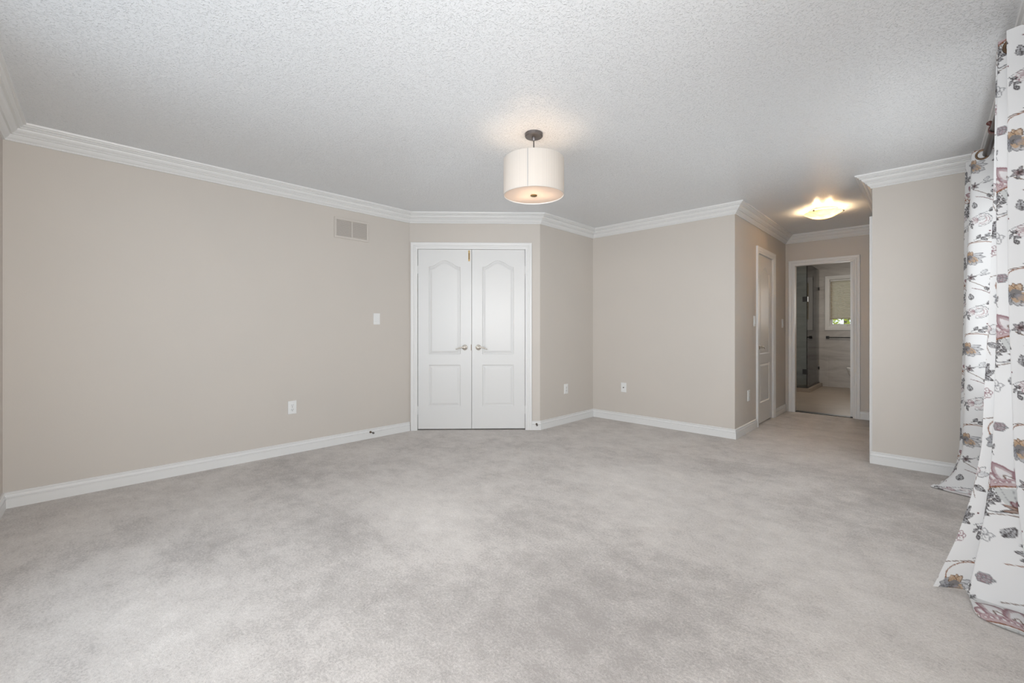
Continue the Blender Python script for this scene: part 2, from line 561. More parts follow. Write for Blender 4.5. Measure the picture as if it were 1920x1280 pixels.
run('baseboard_pier', 7, BASE, 'white baseboard on wall beside far floral curtain', 'baseboard')
run('baseboard_right', 8, BASE, 'white baseboard behind the floral curtains', 'baseboard')
run('baseboard_near', 9, BASE, 'white baseboard at the left frame edge', 'baseboard')


# ------------------------------------------------------------------ door casings and leaves
def casing(name, F, s0, s1, zt, label, jamb=0.10):
    prof = [(-0.004, -jamb), (-0.004, 0.008), (0.004, 0.010), (0.014, 0.012), (0.018, 0.016), (0.030, 0.017), (0.036, 0.014),
            (0.040, 0.017), (0.056, 0.020), (0.066, 0.020), (0.068, 0.016), (0.068, 0.0), (0.0, 0.0), (0.0, -jamb)]
    vs = []
    for (c, h) in prof:
        vs += [F(s0 - c, h, 0), F(s0 - c, h, zt + c), F(s1 + c, h, zt + c), F(s1 + c, h, 0)]
    k = len(prof); fs = []
    for j in range(k):
        a = j * 4; b = ((j + 1) % k) * 4
        for i in range(3): fs.append((a + i, a + i + 1, b + i + 1, b + i))
    fs.append(tuple(j * 4 for j in range(k))); fs.append(tuple(j * 4 + 3 for j in range(k))[::-1])
    return struct(MB().add(vs, fs).build(name, 'white_trim'), label, 'door casing')


def inset(poly, d):
    """move a counter-clockwise outline inwards by d"""
    n = len(poly); out = []
    for i in range(n):
        a = Vector(poly[i - 1]); p = Vector(poly[i]); b = Vector(poly[(i + 1) % n])
        e1 = (p - a).normalized(); e2 = (b - p).normalized()
        n1 = Vector((-e1.y, e1.x)); n2 = Vector((-e2.y, e2.x))
        out.append(p + (n1 + n2) * (d / max(0.35, 1 + n1.dot(n2))))
    return out


def door_leaf(name, F, s0, s1, z0, z1, h, panels, label, arch=0.07, th=0.035, mname='white_door'):
    """moulded two-panel leaf: flat face, sunk outline, raised field; the upper panel has a cathedral top"""
    bm = bmesh.new()

    def V(s, hh, z): return bm.verts.new(F(s, hh, z))
    outer = [(s0, z0), (s1, z0), (s1, z1), (s0, z1)]
    ov = [V(s, h, z) for s, z in outer]
    edges = [bm.edges.new((ov[i], ov[(i + 1) % 4])) for i in range(4)]
    bv = [V(s, h - th, z) for s, z in outer]
    for i in range(4): bm.faces.new((ov[i], bv[i], bv[(i + 1) % 4], ov[(i + 1) % 4]))
    bm.faces.new(bv)
    PROF = [(0.004, -0.004), (0.010, -0.0085), (0.016, -0.0085), (0.021, -0.006), (0.036, -0.0015), (0.041, -0.001)]
    for (a, b, c, d, arched) in panels:
        poly = [(a, c), (b, c)]
        if arched:
            zs = d - arch; nseg = 28
            for k in range(nseg + 1):
                tt = 1 - k / nseg
                u = min(1, max(0, (tt - 0.07) / 0.86))
                poly.append((a + (b - a) * tt, zs + arch * (0.5 - 0.5 * math.cos(2 * math.pi * u)) ** 0.72))
        else:
            poly += [(b, d), (a, d)]
        ring = [V(s, h, z) for s, z in poly]
        n = len(ring)
        edges += [bm.edges.new((ring[i], ring[(i + 1) % n])) for i in range(n)]
        for (ins, dep) in PROF:
            nr = [V(s, h + dep, z) for s, z in inset(poly, ins)]
            for i in range(n):
                j = (i + 1) % n
                bm.faces.new((ring[i], ring[j], nr[j], nr[i]))
            ring = nr
        bm.faces.new(ring)
    bmesh.ops.triangle_fill(bm, use_beauty=True, use_dissolve=False, edges=edges)
    bmesh.ops.recalc_face_normals(bm, faces=bm.faces)
    me = bpy.data.meshes.new(name); bm.to_mesh(me); bm.free()
    me.materials.append(MATS[mname])
    o = bpy.data.objects.new(name, me); C.objects.link(o)
    return struct(o, label, 'door')


def lever(F, s, z, h, way, parent, mname='satin_nickel', length=0.105):
    """rosette with a wavy lever pointing along +s or -s"""
    d = F(0, 1, 0) - F(0, 0, 0)
    mb = MB().lathe([(0.031, 0), (0.031, 0.004), (0.027, 0.010), (0.014, 0.014), (0.012, 0.030), (0.0125, 0.044), (0.009, 0.047)], F(s, h, z), d, 40)
    r = mb.build('rosette', mname, parent, True)
    pts = []; rs = []
    for k in range(15):
        u = k / 14
        pts.append(F(s + way * (u * length - 0.006), h + 0.040 + 0.004 * math.sin(u * 3.1), z + 0.006 * math.sin(u * 5.4 - 0.4) - 0.012 * u * u))
        rs.append(0.0095 - 0.0045 * u)
    MB().tube(pts, rs, 12).build('lever', mname, parent, True)


def hinge(F, s, z, h, parent, ht=0.09):
    mb = MB().lathe([(0.003, 0), (0.0055, 0.003), (0.0055, ht - 0.003), (0.003, ht)], F(s, h, z - ht / 2), (0, 0, 1), 12)
    mb.box((s - 0.012, h - 0.006, z - ht / 2), (s + 0.012, h - 0.001, z + ht / 2), F)
    mb.build('hinge', 'white_trim', parent, True)


FC = frame(PA, PB)
casing('trim_11', FC, CL0, CL1, CZ, 'white casing around the double closet doors')
mid = 0.677
d1 = door_leaf('door_1', FC, CL0 + 0.0075, mid - 0.002, 0.014, CZ - 0.006, -0.012,
               [(0.205, 0.556, 0.835, 1.875, True), (0.205, 0.556, 0.262, 0.720, False)],
               'left leaf of the white double closet doors with brass bolt')
d2 = door_leaf('door_2', FC, mid + 0.002, CL1 - 0.0075, 0.014, CZ - 0.006, -0.012,
               [(0.795, 1.146, 0.835, 1.875, True), (0.795, 1.146, 0.262, 0.720, False)],
               'right leaf of the white double closet doors')
lever(FC, 0.602, 0.912, -0.012, -1, d1)
lever(FC, 0.752, 0.912, -0.012, 1, d2)
for z in (0.22, 1.77):
    hinge(FC, CL0 + 0.003, z, -0.005, d1); hinge(FC, CL1 - 0.003, z, -0.005, d2)
mb = MB().box((0.640, -0.013, 1.865), (0.659, -0.0105, 1.985), FC)
fb = mb.build('flush_bolt', 'brass', d1); fb['label'] = 'brass flush bolt'
MB().box((0.6445, -0.0108, 1.885), (0.6545, -0.0098, 1.955), FC).build('bolt_recess', 'old_bronze', fb)
MB().box((0.6705, -0.0125, 0.880), (0.6752, -0.0112, 0.945), FC).build('latch_plate', 'old_bronze', d1)

FD = frame(PD, PE)
casing('trim_12', FD, HD0, HD1, HZ, 'white casing around the narrow hall closet door')
w = HD1 - HD0
d3 = door_leaf('door_3', FD, HD0 + 0.0075, HD1 - 0.0075, 0.014, HZ - 0.005, -0.010,
               [(HD0 + 0.13, HD1 - 0.13, 0.82, 1.86, True), (HD0 + 0.13, HD1 - 0.13, 0.25, 0.71, False)],
               'narrow white panelled hall closet door left of bathroom')
lever(FD, HD0 + 0.065, 0.905, -0.010, 1, d3, 'satin_nickel')
for z in (0.24, 1.74): hinge(FD, HD1 - 0.002, z, -0.002, d3)

FE = frame(PE, PH)
casing('trim_13', FE, BD0, BD1, BZ, 'white casing around the open bathroom doorway', jamb=0.03)
mb = MB().box((BD1 - 0.034, -0.075, 0.012), (BD1 + 0.30, -0.040, BZ + 0.01), FE)
struct(mb.build('door_4', 'white_door'), 'white pocket door edge showing at right of bathroom doorway', 'door')
mb = MB().box((BD0 + 0.004, -0.118, 0.0), (BD1 - 0.004, -0.015, 0.008), FE)
struct(mb.build('trim_14', 'black_metal'), 'thin dark threshold strip in bathroom doorway', 'threshold')

FR = frame(PH, PF)
casing('trim_15', FR, RD0, RD1, RZ, 'white casing edge just around the pier corner')
d5 = door_leaf('door_5', FR, RD0 + 0.0075, RD1 - 0.0075, 0.014, RZ - 0.005, -0.010,
               [(RD0 + 0.13, RD1 - 0.13, 0.82, 1.86, True), (RD0 + 0.13, RD1 - 0.13, 0.25, 0.71, False)],
               'white panelled door on hall side behind the pier corner')
lever(FR, RD0 + 0.065, 0.905, -0.010, 1, d5)


def closet(name, F, s0, s1, depth, label):
    mb = MB(); z1 = 2.2; t = 0.04; h0 = -TH
    mb.box((s0 - t, -depth - t, 0), (s1 + t, -depth, z1), F)
    mb.box((s0 - t, -depth, 0), (s0, h0, z1), F); mb.box((s1, -depth, 0), (s1 + t, h0, z1), F)
    mb.box((s0 - t, -depth - t, z1), (s1 + t, h0, z1 + t), F)
    return struct(mb.build(name, 'wall_paint'), label, 'wall')


closet('wall_closet_inside', FC, CL0 - 0.1, CL1 + 0.1, 0.45, 'closet walls behind the double doors')
closet('wall_hall_closet_inside', FD, HD0 - 0.05, HD1 + 0.05, 0.5, 'closet walls behind the narrow hall door')
closet('wall_pier_inside', FR, RD0 - 0.02, RD1 + 0.02, 0.45, 'walls behind the door inside the pier')

# ------------------------------------------------------------------ fittings on the walls
def outlet(F, s, z, label):
    o = thing('wall_outlet', label, 'outlet', F(s, 0, z - 0.058), 'duplex wall outlets')
    MB().rbox((s - 0.036, 0, z - 0.058), (s + 0.036, 0.007, z + 0.058), 0.003, F).build('cover_plate', 'white_plastic', o)
    d = F(0, 1, 0) - F(0, 0, 0)
    for k in (-1, 1):
        c = z + 0.0195 * k
        rc = MB().lathe([(0.0165, 0.004), (0.0165, 0.0085), (0.0155, 0.0092)], F(s, 0, c), d, 28).build('receptacle', 'white_plastic', o, True)
        mb = MB()
        mb.box((s - 0.0075, 0.0090, c - 0.001), (s - 0.0050, 0.0097, c + 0.008), FX(F))
        mb.box((s + 0.0050, 0.0090, c - 0.001), (s + 0.0075, 0.0097, c + 0.007), FX(F))
        mb.lathe([(0.0028, 0.0090), (0.0028, 0.0097)], F(s, 0, c - 0.008), d, 12)
        mb.build('socket_slots', 'dark_slot', rc)
    MB().lathe([(0.0035, 0.006), (0.003, 0.0082)], F(s, 0, z), d, 12).build('screw', 'satin_nickel', o, True)
    return o


def FX(F): return F


def rocker(F, s, z, label):
    o = thing('light_switch', label, 'light switch', F(s, 0, z - 0.058), 'rocker light switches')
    MB().rbox((s - 0.036, 0, z - 0.058), (s + 0.036, 0.006, z + 0.058), 0.003, F).build('cover_plate', 'white_plastic', o)
    mb = MB()
    a, b = 0.0165, 0.033
    vs = [F(s - a, 0.005, z - b), F(s + a, 0.005, z - b), F(s + a, 0.005, z + b), F(s - a, 0.005, z + b),
          F(s - a, 0.0125, z - b), F(s + a, 0.0125, z - b), F(s + a, 0.0075, z + b), F(s - a, 0.0075, z + b),
          F(s - a, 0.0085, z), F(s + a, 0.0085, z)]
    mb.add(vs, [(3, 2, 1, 0), (0, 1, 5, 4), (2, 3, 7, 6), (4, 5, 9, 8), (8, 9, 6, 7), (0, 4, 8, 7, 3), (1, 2, 6, 9, 5)])
    mb.build('rocker', 'white_plastic', o)
    return o


FL = frame(PL, PA)
yl = lambda y: y - PL.y
rocker(FL, yl(2.277), 1.219, 'white rocker light switch on wall left of double doors')
outlet(FL, yl(1.450), 0.411, 'white duplex outlet low on the long left wall')
FB = frame(PB, PC)
outlet(FB, 4.172 - PB.y, 0.408, 'white duplex outlet on short wall right of double doors')
rocker(FD, 5.43 - PD.y, 1.205, 'white switch seen edge-on left of hall closet door')
outlet(FD, 5.205 - PD.y, 0.391, 'white outlet low on hall wall near outer corner')
rocker(FD, 6.72 - PD.y, 1.195, 'white rocker switch between hall closet door and bathroom doorway')

FBK = frame(PC, PD)
s = -2.677 - PC.x
o = thing('cable_plate', 'small white cable plate with centre jack on back wall', 'wall plate', FBK(s, 0, 0.35))
MB().rbox((s - 0.035, 0, 0.352), (s + 0.035, 0.006, 0.468), 0.003, FBK).build('cover_plate', 'white_plastic', o)
dd = FBK(0, 1, 0) - FBK(0, 0, 0)
j = MB().lathe([(0.0065, 0.005), (0.0065, 0.009), (0.0045, 0.009), (0.0045, 0.016)], FBK(s, 0, 0.41), dd, 16).build('cable_jack', 'graphite_metal', o, True)

# return-air vent painted like the wall
F = FL; s0, s1, z0, z1 = yl(1.832), yl(2.186), 1.995, 2.195
o = thing('air_vent', 'wall coloured two-panel air vent high on left wall', 'vent', F((s0 + s1) / 2, 0, z0))
mb = MB()
bw = 0.022
mid_s = (s0 + s1) / 2
for (a, b, c, d) in ((s0, s1, z0, z0 + bw), (s0, s1, z1 - bw, z1), (s0, s0 + bw, z0 + bw, z1 - bw), (s1 - bw, s1, z0 + bw, z1 - bw), (mid_s - 0.007, mid_s + 0.007, z0 + bw, z1 - bw)):
    mb.rbox((a, 0, c), (b, 0.010, d), 0.003, F)
mb.build('vent_frame', 'wall_paint', o)
MB().box((s0 + bw, 0.0003, z0 + bw), (s1 - bw, 0.0012, z1 - bw), F).build('vent_backing', 'vent_shadow', o)
for (a, b) in ((s0 + bw, mid_s - 0.007), (mid_s + 0.007, s1 - bw)):
    mb = MB(); nl = 17; hh = (z1 - z0 - 2 * bw) / nl
    for k in range(nl):
        zz = z0 + bw + hh * k
        mb.add([F(a, 0.0015, zz + hh * 0.9), F(b, 0.0015, zz + hh * 0.9), F(b, 0.007, zz + 0.002), F(a, 0.007, zz + 0.002),
                F(a, 0.0015, zz + hh * 0.9 - 0.0012), F(b, 0.0015, zz + hh * 0.9 - 0.0012), F(b, 0.007, zz + 0.0008), F(a, 0.007, zz + 0.0008)],
               [(0, 1, 2, 3), (7, 6, 5, 4), (0, 4, 5, 1), (1, 5, 6, 2), (2, 6, 7, 3), (3, 7, 4, 0)])
    mb.build('louvre_panel', 'vent_paint', o)


def door_stop(F, s, z, h0, label, tilt=0.0):
    d = (F(tilt, 1, 0) - F(0, 0, 0)).normalized()
    base = F(s, h0, z)
    o = thing('door_stop', label, 'door stop', base)
    MB().lathe([(0.011, 0), (0.011, 0.003), (0.005, 0.008), (0.0042, 0.012), (0.0042, 0.052)], base, d, 20).build('shaft', 'old_bronze', o, True)
    MB().lathe([(0.006, 0.050), (0.0095, 0.053), (0.0095, 0.066), (0.0075, 0.070)], base, d, 20).build('rubber_tip', 'grey_rubber', o, True)


door_stop(FL, yl(2.20), 0.066, 0.0145, 'small bronze door stop on left baseboard by double doors')
door_stop(FC, 1.395, 0.066, 0.0145, 'small dark door stop on baseboard right of closet casing')

# ------------------------------------------------------------------ drum pendant
px, py = -1.860, 2.143
o = thing('pendant_light', 'round cream drum pendant light hanging from ceiling', 'pendant light', (px, py, 1.972))
MB().lathe([(0.058, ZC), (0.058, ZC - 0.018), (0.054, ZC - 0.023), (0.012, ZC - 0.025), (0.011, ZC - 0.040), (0.006, ZC - 0.048)], (px, py, 0), (0, 0, 1), 48).build('canopy', 'graphite_metal', o, True)
MB().lathe([(0.0035, ZC - 0.045), (0.0035, 2.08)], (px, py, 0), (0, 0, 1), 12).build('stem', 'black_metal', o, True)
R = 0.1965; zb, zt = 1.976, 2.208
sh = MB().lathe([(R, zb), (R, zt), (R - 0.0022, zt), (R - 0.0022, zb), (R, zb)], (px, py, 0), (0, 0, 1), 96, False, False).build('lamp_shade', 'shade_fabric', o, True)
vd = Vector((-px, -py, 0)).normalized()
sd = Vector((-vd.y, vd.x, 0))
a0 = math.atan2(vd.y, vd.x) - 0.19
mb = MB(); vs = []
for k in range(5):
    a = a0 + (k - 2) * 0.011
    for z in (zb + 0.001, zt - 0.001):
        vs.append((px + (R + 0.0012) * math.cos(a), py + (R + 0.0012) * math.sin(a), z))
mb.add(vs, [(2 * k, 2 * k + 2, 2 * k + 3, 2 * k + 1) for k in range(4)])
mb.build('shade_seam', 'shade_seam', sh, True, False)
for z, nm in ((zb + 0.003, 'rim'), (zt - 0.003, 'rim')):
    MB().lathe([(R - 0.0024, z - 0.003), (R - 0.0024, z + 0.003), (R - 0.0050, z + 0.003), (R - 0.0050, z - 0.003), (R - 0.0024, z - 0.003)], (px, py, 0), (0, 0, 1), 96, False, False).build(nm, 'white_trim', sh, True)
MB().lathe([(R - 0.006, zb + 0.006), (R - 0.006, zb + 0.009)], (px, py, 0), (0, 0, 1), 96).build('diffuser', 'frosted_acrylic', o, True)
MB().lathe([(0.022, zb + 0.004), (0.022, zb - 0.002), (0.016, zb - 0.005)][::-1], (px, py, 0), (0, 0, 1), 32).build('diffuser_cap', 'brass', o, True)
mb = MB()
for k in range(3):
    a = k * 2 * math.pi / 3 + 0.4
    mb.tube([(px, py, zt - 0.012), (px + (R - 0.004) * math.cos(a), py + (R - 0.004) * math.sin(a), zt - 0.006)], 0.002, 8)
mb.build('spider', 'graphite_metal', o, True)
for k in range(3):
    a = k * 2 * math.pi / 3 + 1.1
    bx, by = px + 0.07 * math.cos(a), py + 0.07 * math.sin(a)
    MB().lathe([(0.008, 0.030), (0.012, 0.018), (0.026, 0.0), (0.028, -0.014), (0.020, -0.030), (0.006, -0.037)], (bx, by, 2.115), (0, 0, 1), 20).build('bulb', 'frosted_acrylic', o, True)
    point('pendant_bulb_light', (bx, by, 2.065), POW['pendant'], 0.03, (1.0, 0.82, 0.62))

# ------------------------------------------------------------------ hall flush light
hx, hy = -0.815, 5.60
o = thing('flush_ceiling_light', 'glowing alabaster bowl light on hall ceiling', 'ceiling light', (hx, hy, ZC - 0.10))
MB().lathe([(0.118, ZC), (0.118, ZC - 0.016), (0.108, ZC - 0.020)], (hx, hy, 0), (0, 0, 1), 48).build('ceiling_pan', 'white_trim', o, True)
pr = [(0.168, ZC - 0.036), (0.166, ZC - 0.040), (0.150, ZC - 0.048), (0.125, ZC - 0.064), (0.095, ZC - 0.080), (0.060, ZC - 0.091), (0.025, ZC - 0.096), (0.002, ZC - 0.097)]
pi = [(max(0.001, r - 0.004), z + 0.005) for r, z in pr]
MB().lathe(pi[::-1] + pr, (hx, hy, 0), (0, 0, 1), 72, False, False).build('glass_bowl', 'alabaster_glass', o, True)
for k in range(3):
    a = 0.2 + k * 2 * math.pi / 3
    c, s_ = math.cos(a), math.sin(a)
    mb = MB().tube([(hx + 0.074 * c, hy + 0.074 * s_, ZC - 0.012), (hx + 0.16 * c, hy + 0.16 * s_, ZC - 0.020), (hx + 0.172 * c, hy + 0.172 * s_, ZC - 0.030), (hx + 0.170 * c, hy + 0.170 * s_, ZC - 0.044)], 0.004, 8)
    mb.lathe([(0.008, 0), (0.008, 0.010), (0.004, 0.014)], (hx + 0.168 * c, hy + 0.168 * s_, ZC - 0.036), (c, s_, 0), 14)
    mb.build('clip', 'graphite_metal', o, True)
for k in (-1, 1):
    point('flush_bulb_light', (hx + 0.055 * k, hy, ZC - 0.058), POW['flush'], 0.018, (1.0, 0.72, 0.42))

# ------------------------------------------------------------------ bathroom
BX0, BX1, BY0, BY1 = -2.75, -0.35, PE.y + TH, 10.42
mb = MB().box((BX0 - 0.1, BY0 - TH, -0.12), (BX1 + 0.1, BY1 + 0.1, 0.004))
FLB = MB().box((BX0 - 0.1, 7.0, -0.12), (BX1 + 0.1, BY1 + 0.1, 0.003))
struct(FLB.build('floor_bathroom', 'floor_tile'), 'beige stone tile floor in the bathroom', 'floor')
struct(MB().box((BX0 - 0.1, 7.0, 2.44), (BX1 + 0.1, BY1 + 0.1, 2.52)).build('ceiling_bathroom', 'white_trim'), 'bathroom ceiling beyond the doorway', 'ceiling')
b0, b1, b2, b3 = Vector((BX0, BY0)), Vector((BX0, BY1)), Vector((BX1, BY1)), Vector((BX1, BY0))
WX0, WX1, WZ0, WZ1 = -1.412, -0.66, 1.173, 2.09       # bathroom window opening
wall('wall_bathroom_left', b0, b1, (), 'marble tiled wall inside the shower', m='marble_tile', top=2.44)
wall('wall_bathroom_far', b1, b2, [(WX0 - BX0, WX1 - BX0, WZ0, WZ1)], 'grey marble tiled bathroom wall with window', m='marble_tile', top=2.44, e0=TH, e1=TH)
wall('wall_bathroom_right', b2, b3, (), 'bathroom wall behind the toilet', top=2.44)

# window with cellular shade
FW = frame(b1, b2)
a, b = WX0 - BX0, WX1 - BX0
vs = []
prof = [(-0.002, -0.10), (-0.002, 0.010), (0.010, 0.014), (0.030, 0.018), (0.066, 0.020), (0.070, 0.016), (0.070, 0.0), (0.0, 0.0), (0.0, -0.10)]
for (c, h) in prof: vs += [FW(a - c, h, WZ0 - c), FW(a - c, h, WZ1 + c), FW(b + c, h, WZ1 + c), FW(b + c, h, WZ0 - c)]
fs = []
k = len(prof)
for j in range(k):
    for i in range(4):
        fs.append((j * 4 + i, j * 4 + (i + 1) % 4, ((j + 1) % k) * 4 + (i + 1) % 4, ((j + 1) % k) * 4 + i))
win = struct(MB().add(vs, fs).build('window_1', 'white_trim'), 'white framed bathroom window with half lowered shade', 'window')
mb = MB()
e = 0.045
for (p, q, r_, t_) in ((a, b, WZ0, WZ0 + e + 0.01), (a, b, WZ1 - e, WZ1), (a, a + e, WZ0 + e, WZ1 - e), (b - e, b, WZ0 + e, WZ1 - e)):
    mb.box((p + 0.003, -0.085, r_ + 0.003), (q - 0.003, -0.05, t_ - 0.003), FW)
mb.build('sash', 'white_plastic', win)
MB().box((a + e, -0.070, WZ0 + e), (b - e, -0.066, WZ1 - e), FW).build('window_pane', 'window_glass', win)
ck = MB().tube([FW(a + 0.40, -0.05, WZ0 + 0.03), FW(a + 0.40, -0.02, WZ0 + 0.045), FW(a + 0.36, -0.01, WZ0 + 0.05), FW(a + 0.27, -0.005, WZ0 + 0.018)], 0.005, 8)
ck.build('crank_handle', 'satin_nickel', win, True)
o = thing('cellular_shade', 'beige pleated shade half lowered over bathroom window', 'window shade', FW((a + b) / 2, -0.03, 1.33))
zb_, zt_ = 1.335, WZ1 - 0.035
mb = MB(); nf = 26; vs = []
for k in range(nf * 2 + 1):
    z = zb_ + (zt_ - zb_) * k / (nf * 2)
    h = -0.034 + (0.007 if k % 2 else 0.0)
    vs += [FW(a + 0.012, h, z), FW(b - 0.012, h, z)]
mb.add(vs, [(2 * k, 2 * k + 1, 2 * k + 3, 2 * k + 2) for k in range(nf * 2)])
mb.build('pleated_fabric', 'cellular_shade', o, False, False)
MB().rbox((a + 0.008, -0.045, zb_ - 0.014), (b - 0.008, -0.018, zb_), 0.004, FW).build('bottom_rail', 'cellular_shade', o)
MB().rbox((a + 0.006, -0.050, zt_), (b - 0.006, -0.012, WZ1 - 0.004), 0.004, FW).build('head_rail', 'white_plastic', o)

# tree outside
o = thing('garden_tree', 'yellow-green tree seen through gap under bathroom shade', 'tree', (-1.6, 14.5, -1.2))
MB().tube([(-1.6, 14.5, -1.2), (-1.55, 14.5, 0.4), (-1.6, 14.55, 1.4)], [0.14, 0.11, 0.06], 12).build('trunk', 'bark', o, True)
vs = []; fs = []
for k in range(2600):
    u = rng.normal(size=3); u /= np.linalg.norm(u)
    c = np.array([-1.6, 14.5, 1.5]) + u * np.array([1.7, 1.0, 1.5]) * rng.uniform(0.55, 1.0)
    e1 = rng.normal(size=3); e1 /= np.linalg.norm(e1); e2 = np.cross(e1, rng.normal(size=3)); e2 /= np.linalg.norm(e2)
    l = rng.uniform(0.06, 0.11)
    i = len(vs)
    vs += [c - e1 * l, c + e2 * l * 0.4, c + e1 * l, c - e2 * l * 0.4]; fs.append((i, i + 1, i + 2, i + 3))
MB().add(vs, fs).build('foliage', 'leaf_green', o, False, False)

# towel bar
o = thing('towel_bar', 'black towel bar under the bathroom window', 'towel bar', (-1.40, BY1, 0.94))
zz = 0.965
for x in (-1.440, -0.80):
    mb = MB().box((x - 0.026, BY1 - 0.012, zz - 0.026), (x + 0.026, BY1, zz + 0.026))
    mb.box((x - 0.018, BY1 - 0.062, zz - 0.018), (x + 0.018, BY1 - 0.010, zz + 0.018))
    mb.build('mount', 'black_metal', o)
MB().box((-1.45, BY1 - 0.060, zz - 0.010), (-0.78, BY1 - 0.042, zz + 0.010)).build('bar', 'black_metal', o)

# shower
SX, SY, CB = -1.585, 9.26, 0.07
mb = MB().box((BX0 + 0.002, SY - 0.05, 0.003), (SX + 0.06, SY + 0.06, CB)).box((SX - 0.05, SY + 0.06, 0.003), (SX + 0.06, BY1 - 0.002, CB))
struct(mb.build('trim_16', 'floor_tile'), 'low tiled curb under the glass shower', 'shower curb')
o = thing('shower_enclosure', 'clear glass shower with black hinges inside the bathroom', 'shower', (SX, SY, CB))
MB().box((SX - 0.005, SY + 0.012, CB + 0.010), (SX + 0.005, BY1 - 0.004, 2.30)).build('side_panel', 'shower_glass', o)
dr = MB().box((BX0 + 0.25, SY - 0.005, CB + 0.014), (SX - 0.004, SY + 0.005, 2.30)).build('glass_door', 'shower_glass', o)
for z in (0.36, 1.66):
    mb = MB().box((SX - 0.062, SY - 0.016, z - 0.045), (SX + 0.010, SY + 0.016, z + 0.045))
    mb.box((SX - 0.014, SY - 0.014, z - 0.045), (SX + 0.014, SY + 0.050, z + 0.045))
    mb.build('hinge', 'black_metal', dr)
mb = MB().tube([(SX - 0.16, SY - 0.04, 1.04), (SX - 0.40, SY - 0.04, 1.04)], 0.011, 12)
mb.lathe([(0.014, 0), (0.014, 0.04)], (SX - 0.175, SY - 0.045, 1.04), (0, 1, 0), 14)
mb.lathe([(0.014, 0), (0.014, 0.04)], (SX - 0.385, SY - 0.045, 1.04), (0, 1, 0), 14)
mb.build('door_handle', 'black_metal', dr, True)
MB().box((SX - 0.016, SY - 0.0, CB + 0.0005), (SX + 0.016, BY1 - 0.003, CB + 0.013)).build('bottom_channel', 'black_metal', o)
MB().box((BX0 + 0.01, SY - 0.014, CB + 0.0005), (SX + 0.016, SY + 0.0, CB + 0.012)).build('bottom_channel', 'black_metal', o)
for z in (0.36, 1.92):
    MB().box((SX - 0.014, BY1 - 0.05, z - 0.028), (SX + 0.014, BY1 - 0.002, z + 0.028)).build('clamp', 'black_metal', o)

# toilet, mostly hidden behind the door jamb
tx, ty = -0.36, 9.72
o = thing('toilet', 'white toilet edge peeking from behind bathroom jamb', 'toilet', (tx - 0.35, ty, 0.003))


def bowl_ring(z, fx, w, back):
    pts = []
    for k in range(36):
        a = 2 * math.pi * k / 36
        c, s_ = math.cos(a), math.sin(a)
        cxx = tx - back - (fx - back) / 2
        pts.append((cxx - c * (fx - back) / 2, ty + s_ * w * (1 - 0.12 * max(0, c)), z))
    return pts


rings = [bowl_ring(0.003, 0.56, 0.11, 0.10), bowl_ring(0.06, 0.55, 0.105, 0.10), bowl_ring(0.20, 0.60, 0.12, 0.08), bowl_ring(0.32, 0.68, 0.17, 0.06), bowl_ring(0.39, 0.70, 0.185, 0.05), bowl_ring(0.40, 0.69, 0.18, 0.06)]
vs = [p for q in rings for p in q]; n = 36; fs = [tuple(range(n))[::-1], tuple(range(5 * n, 6 * n))]
for j in range(5):
    for k in range(n): fs.append((j * n + k, j * n + (k + 1) % n, (j + 1) * n + (k + 1) % n, (j + 1) * n + k))
MB().add(vs, fs).build('bowl', 'porcelain', o, True)
for nm, z, th_ in (('seat', 0.402, 0.018), ('lid', 0.422, 0.020)):
    r1 = bowl_ring(z, 0.71, 0.187, 0.20); r2 = bowl_ring(z + th_ * 0.7, 0.71, 0.187, 0.20); r3 = bowl_ring(z + th_, 0.70, 0.180, 0.21)
    vs = r1 + r2 + r3; fs = [tuple(range(n))[::-1], tuple(range(2 * n, 3 * n))]
    for j in range(2):
        for k in range(n): fs.append((j * n + k, j * n + (k + 1) % n, (j + 1) * n + (k + 1) % n, (j + 1) * n + k))
    MB().add(vs, fs).build(nm, 'porcelain', o, True)
tk = MB().rbox((tx - 0.20, -0.0, 0.40), (tx - 0.005, 0.0, 0.40), 0.0)
tk = MB().box((tx - 0.195, ty - 0.20, 0.402), (tx - 0.012, ty + 0.20, 0.76)).build('tank', 'porcelain', o)
MB().box((tx - 0.205, ty - 0.21, 0.761), (tx - 0.012, ty + 0.21, 0.795)).build('tank_lid', 'porcelain', o)
MB().tube([(tx - 0.197, ty - 0.14, 0.70), (tx - 0.215, ty - 0.14, 0.70), (tx - 0.218, ty - 0.08, 0.695)], 0.007, 8).build('flush_lever', 'satin_nickel', tk, True)

# ------------------------------------------------------------------ curtained window on the right wall
FRW = frame(PG, PR)
a, b, z0, z1 = W1
vs = []
prof = [(-0.002, -0.10), (-0.002, 0.006), (0.020, 0.010), (0.055, 0.012), (0.055, 0.0), (0.0, 0.0), (0.0, -0.10)]
for (c, h) in prof: vs += [FRW(a - c, h, z0 - c), FRW(a - c, h, z1 + c), FRW(b + c, h, z1 + c), FRW(b + c, h, z0 - c)]
fs = []; k = len(prof)
for j in range(k):
    for i in range(4): fs.append((j * 4 + i, j * 4 + (i + 1) % 4, ((j + 1) % k) * 4 + (i + 1) % 4, ((j + 1) % k) * 4 + i))
win2 = struct(MB().add(vs, fs).build('window_2', 'white_trim'), 'white framed window between the floral curtains', 'window')
mb = MB(); e = 0.05
for (p, q, r_, t_) in ((a, b, z0, z0 + e), (a, b, z1 - e, z1), (a, a + e, z0 + e, z1 - e), (b - e, b, z0 + e, z1 - e), ((a + b) / 2 - 0.03, (a + b) / 2 + 0.03, z0 + e, z1 - e)):
    mb.box((p + 0.003, -0.085, r_ + 0.003), (q - 0.003, -0.05, t_ - 0.003), FRW)
mb.build('sash', 'white_plastic', win2)
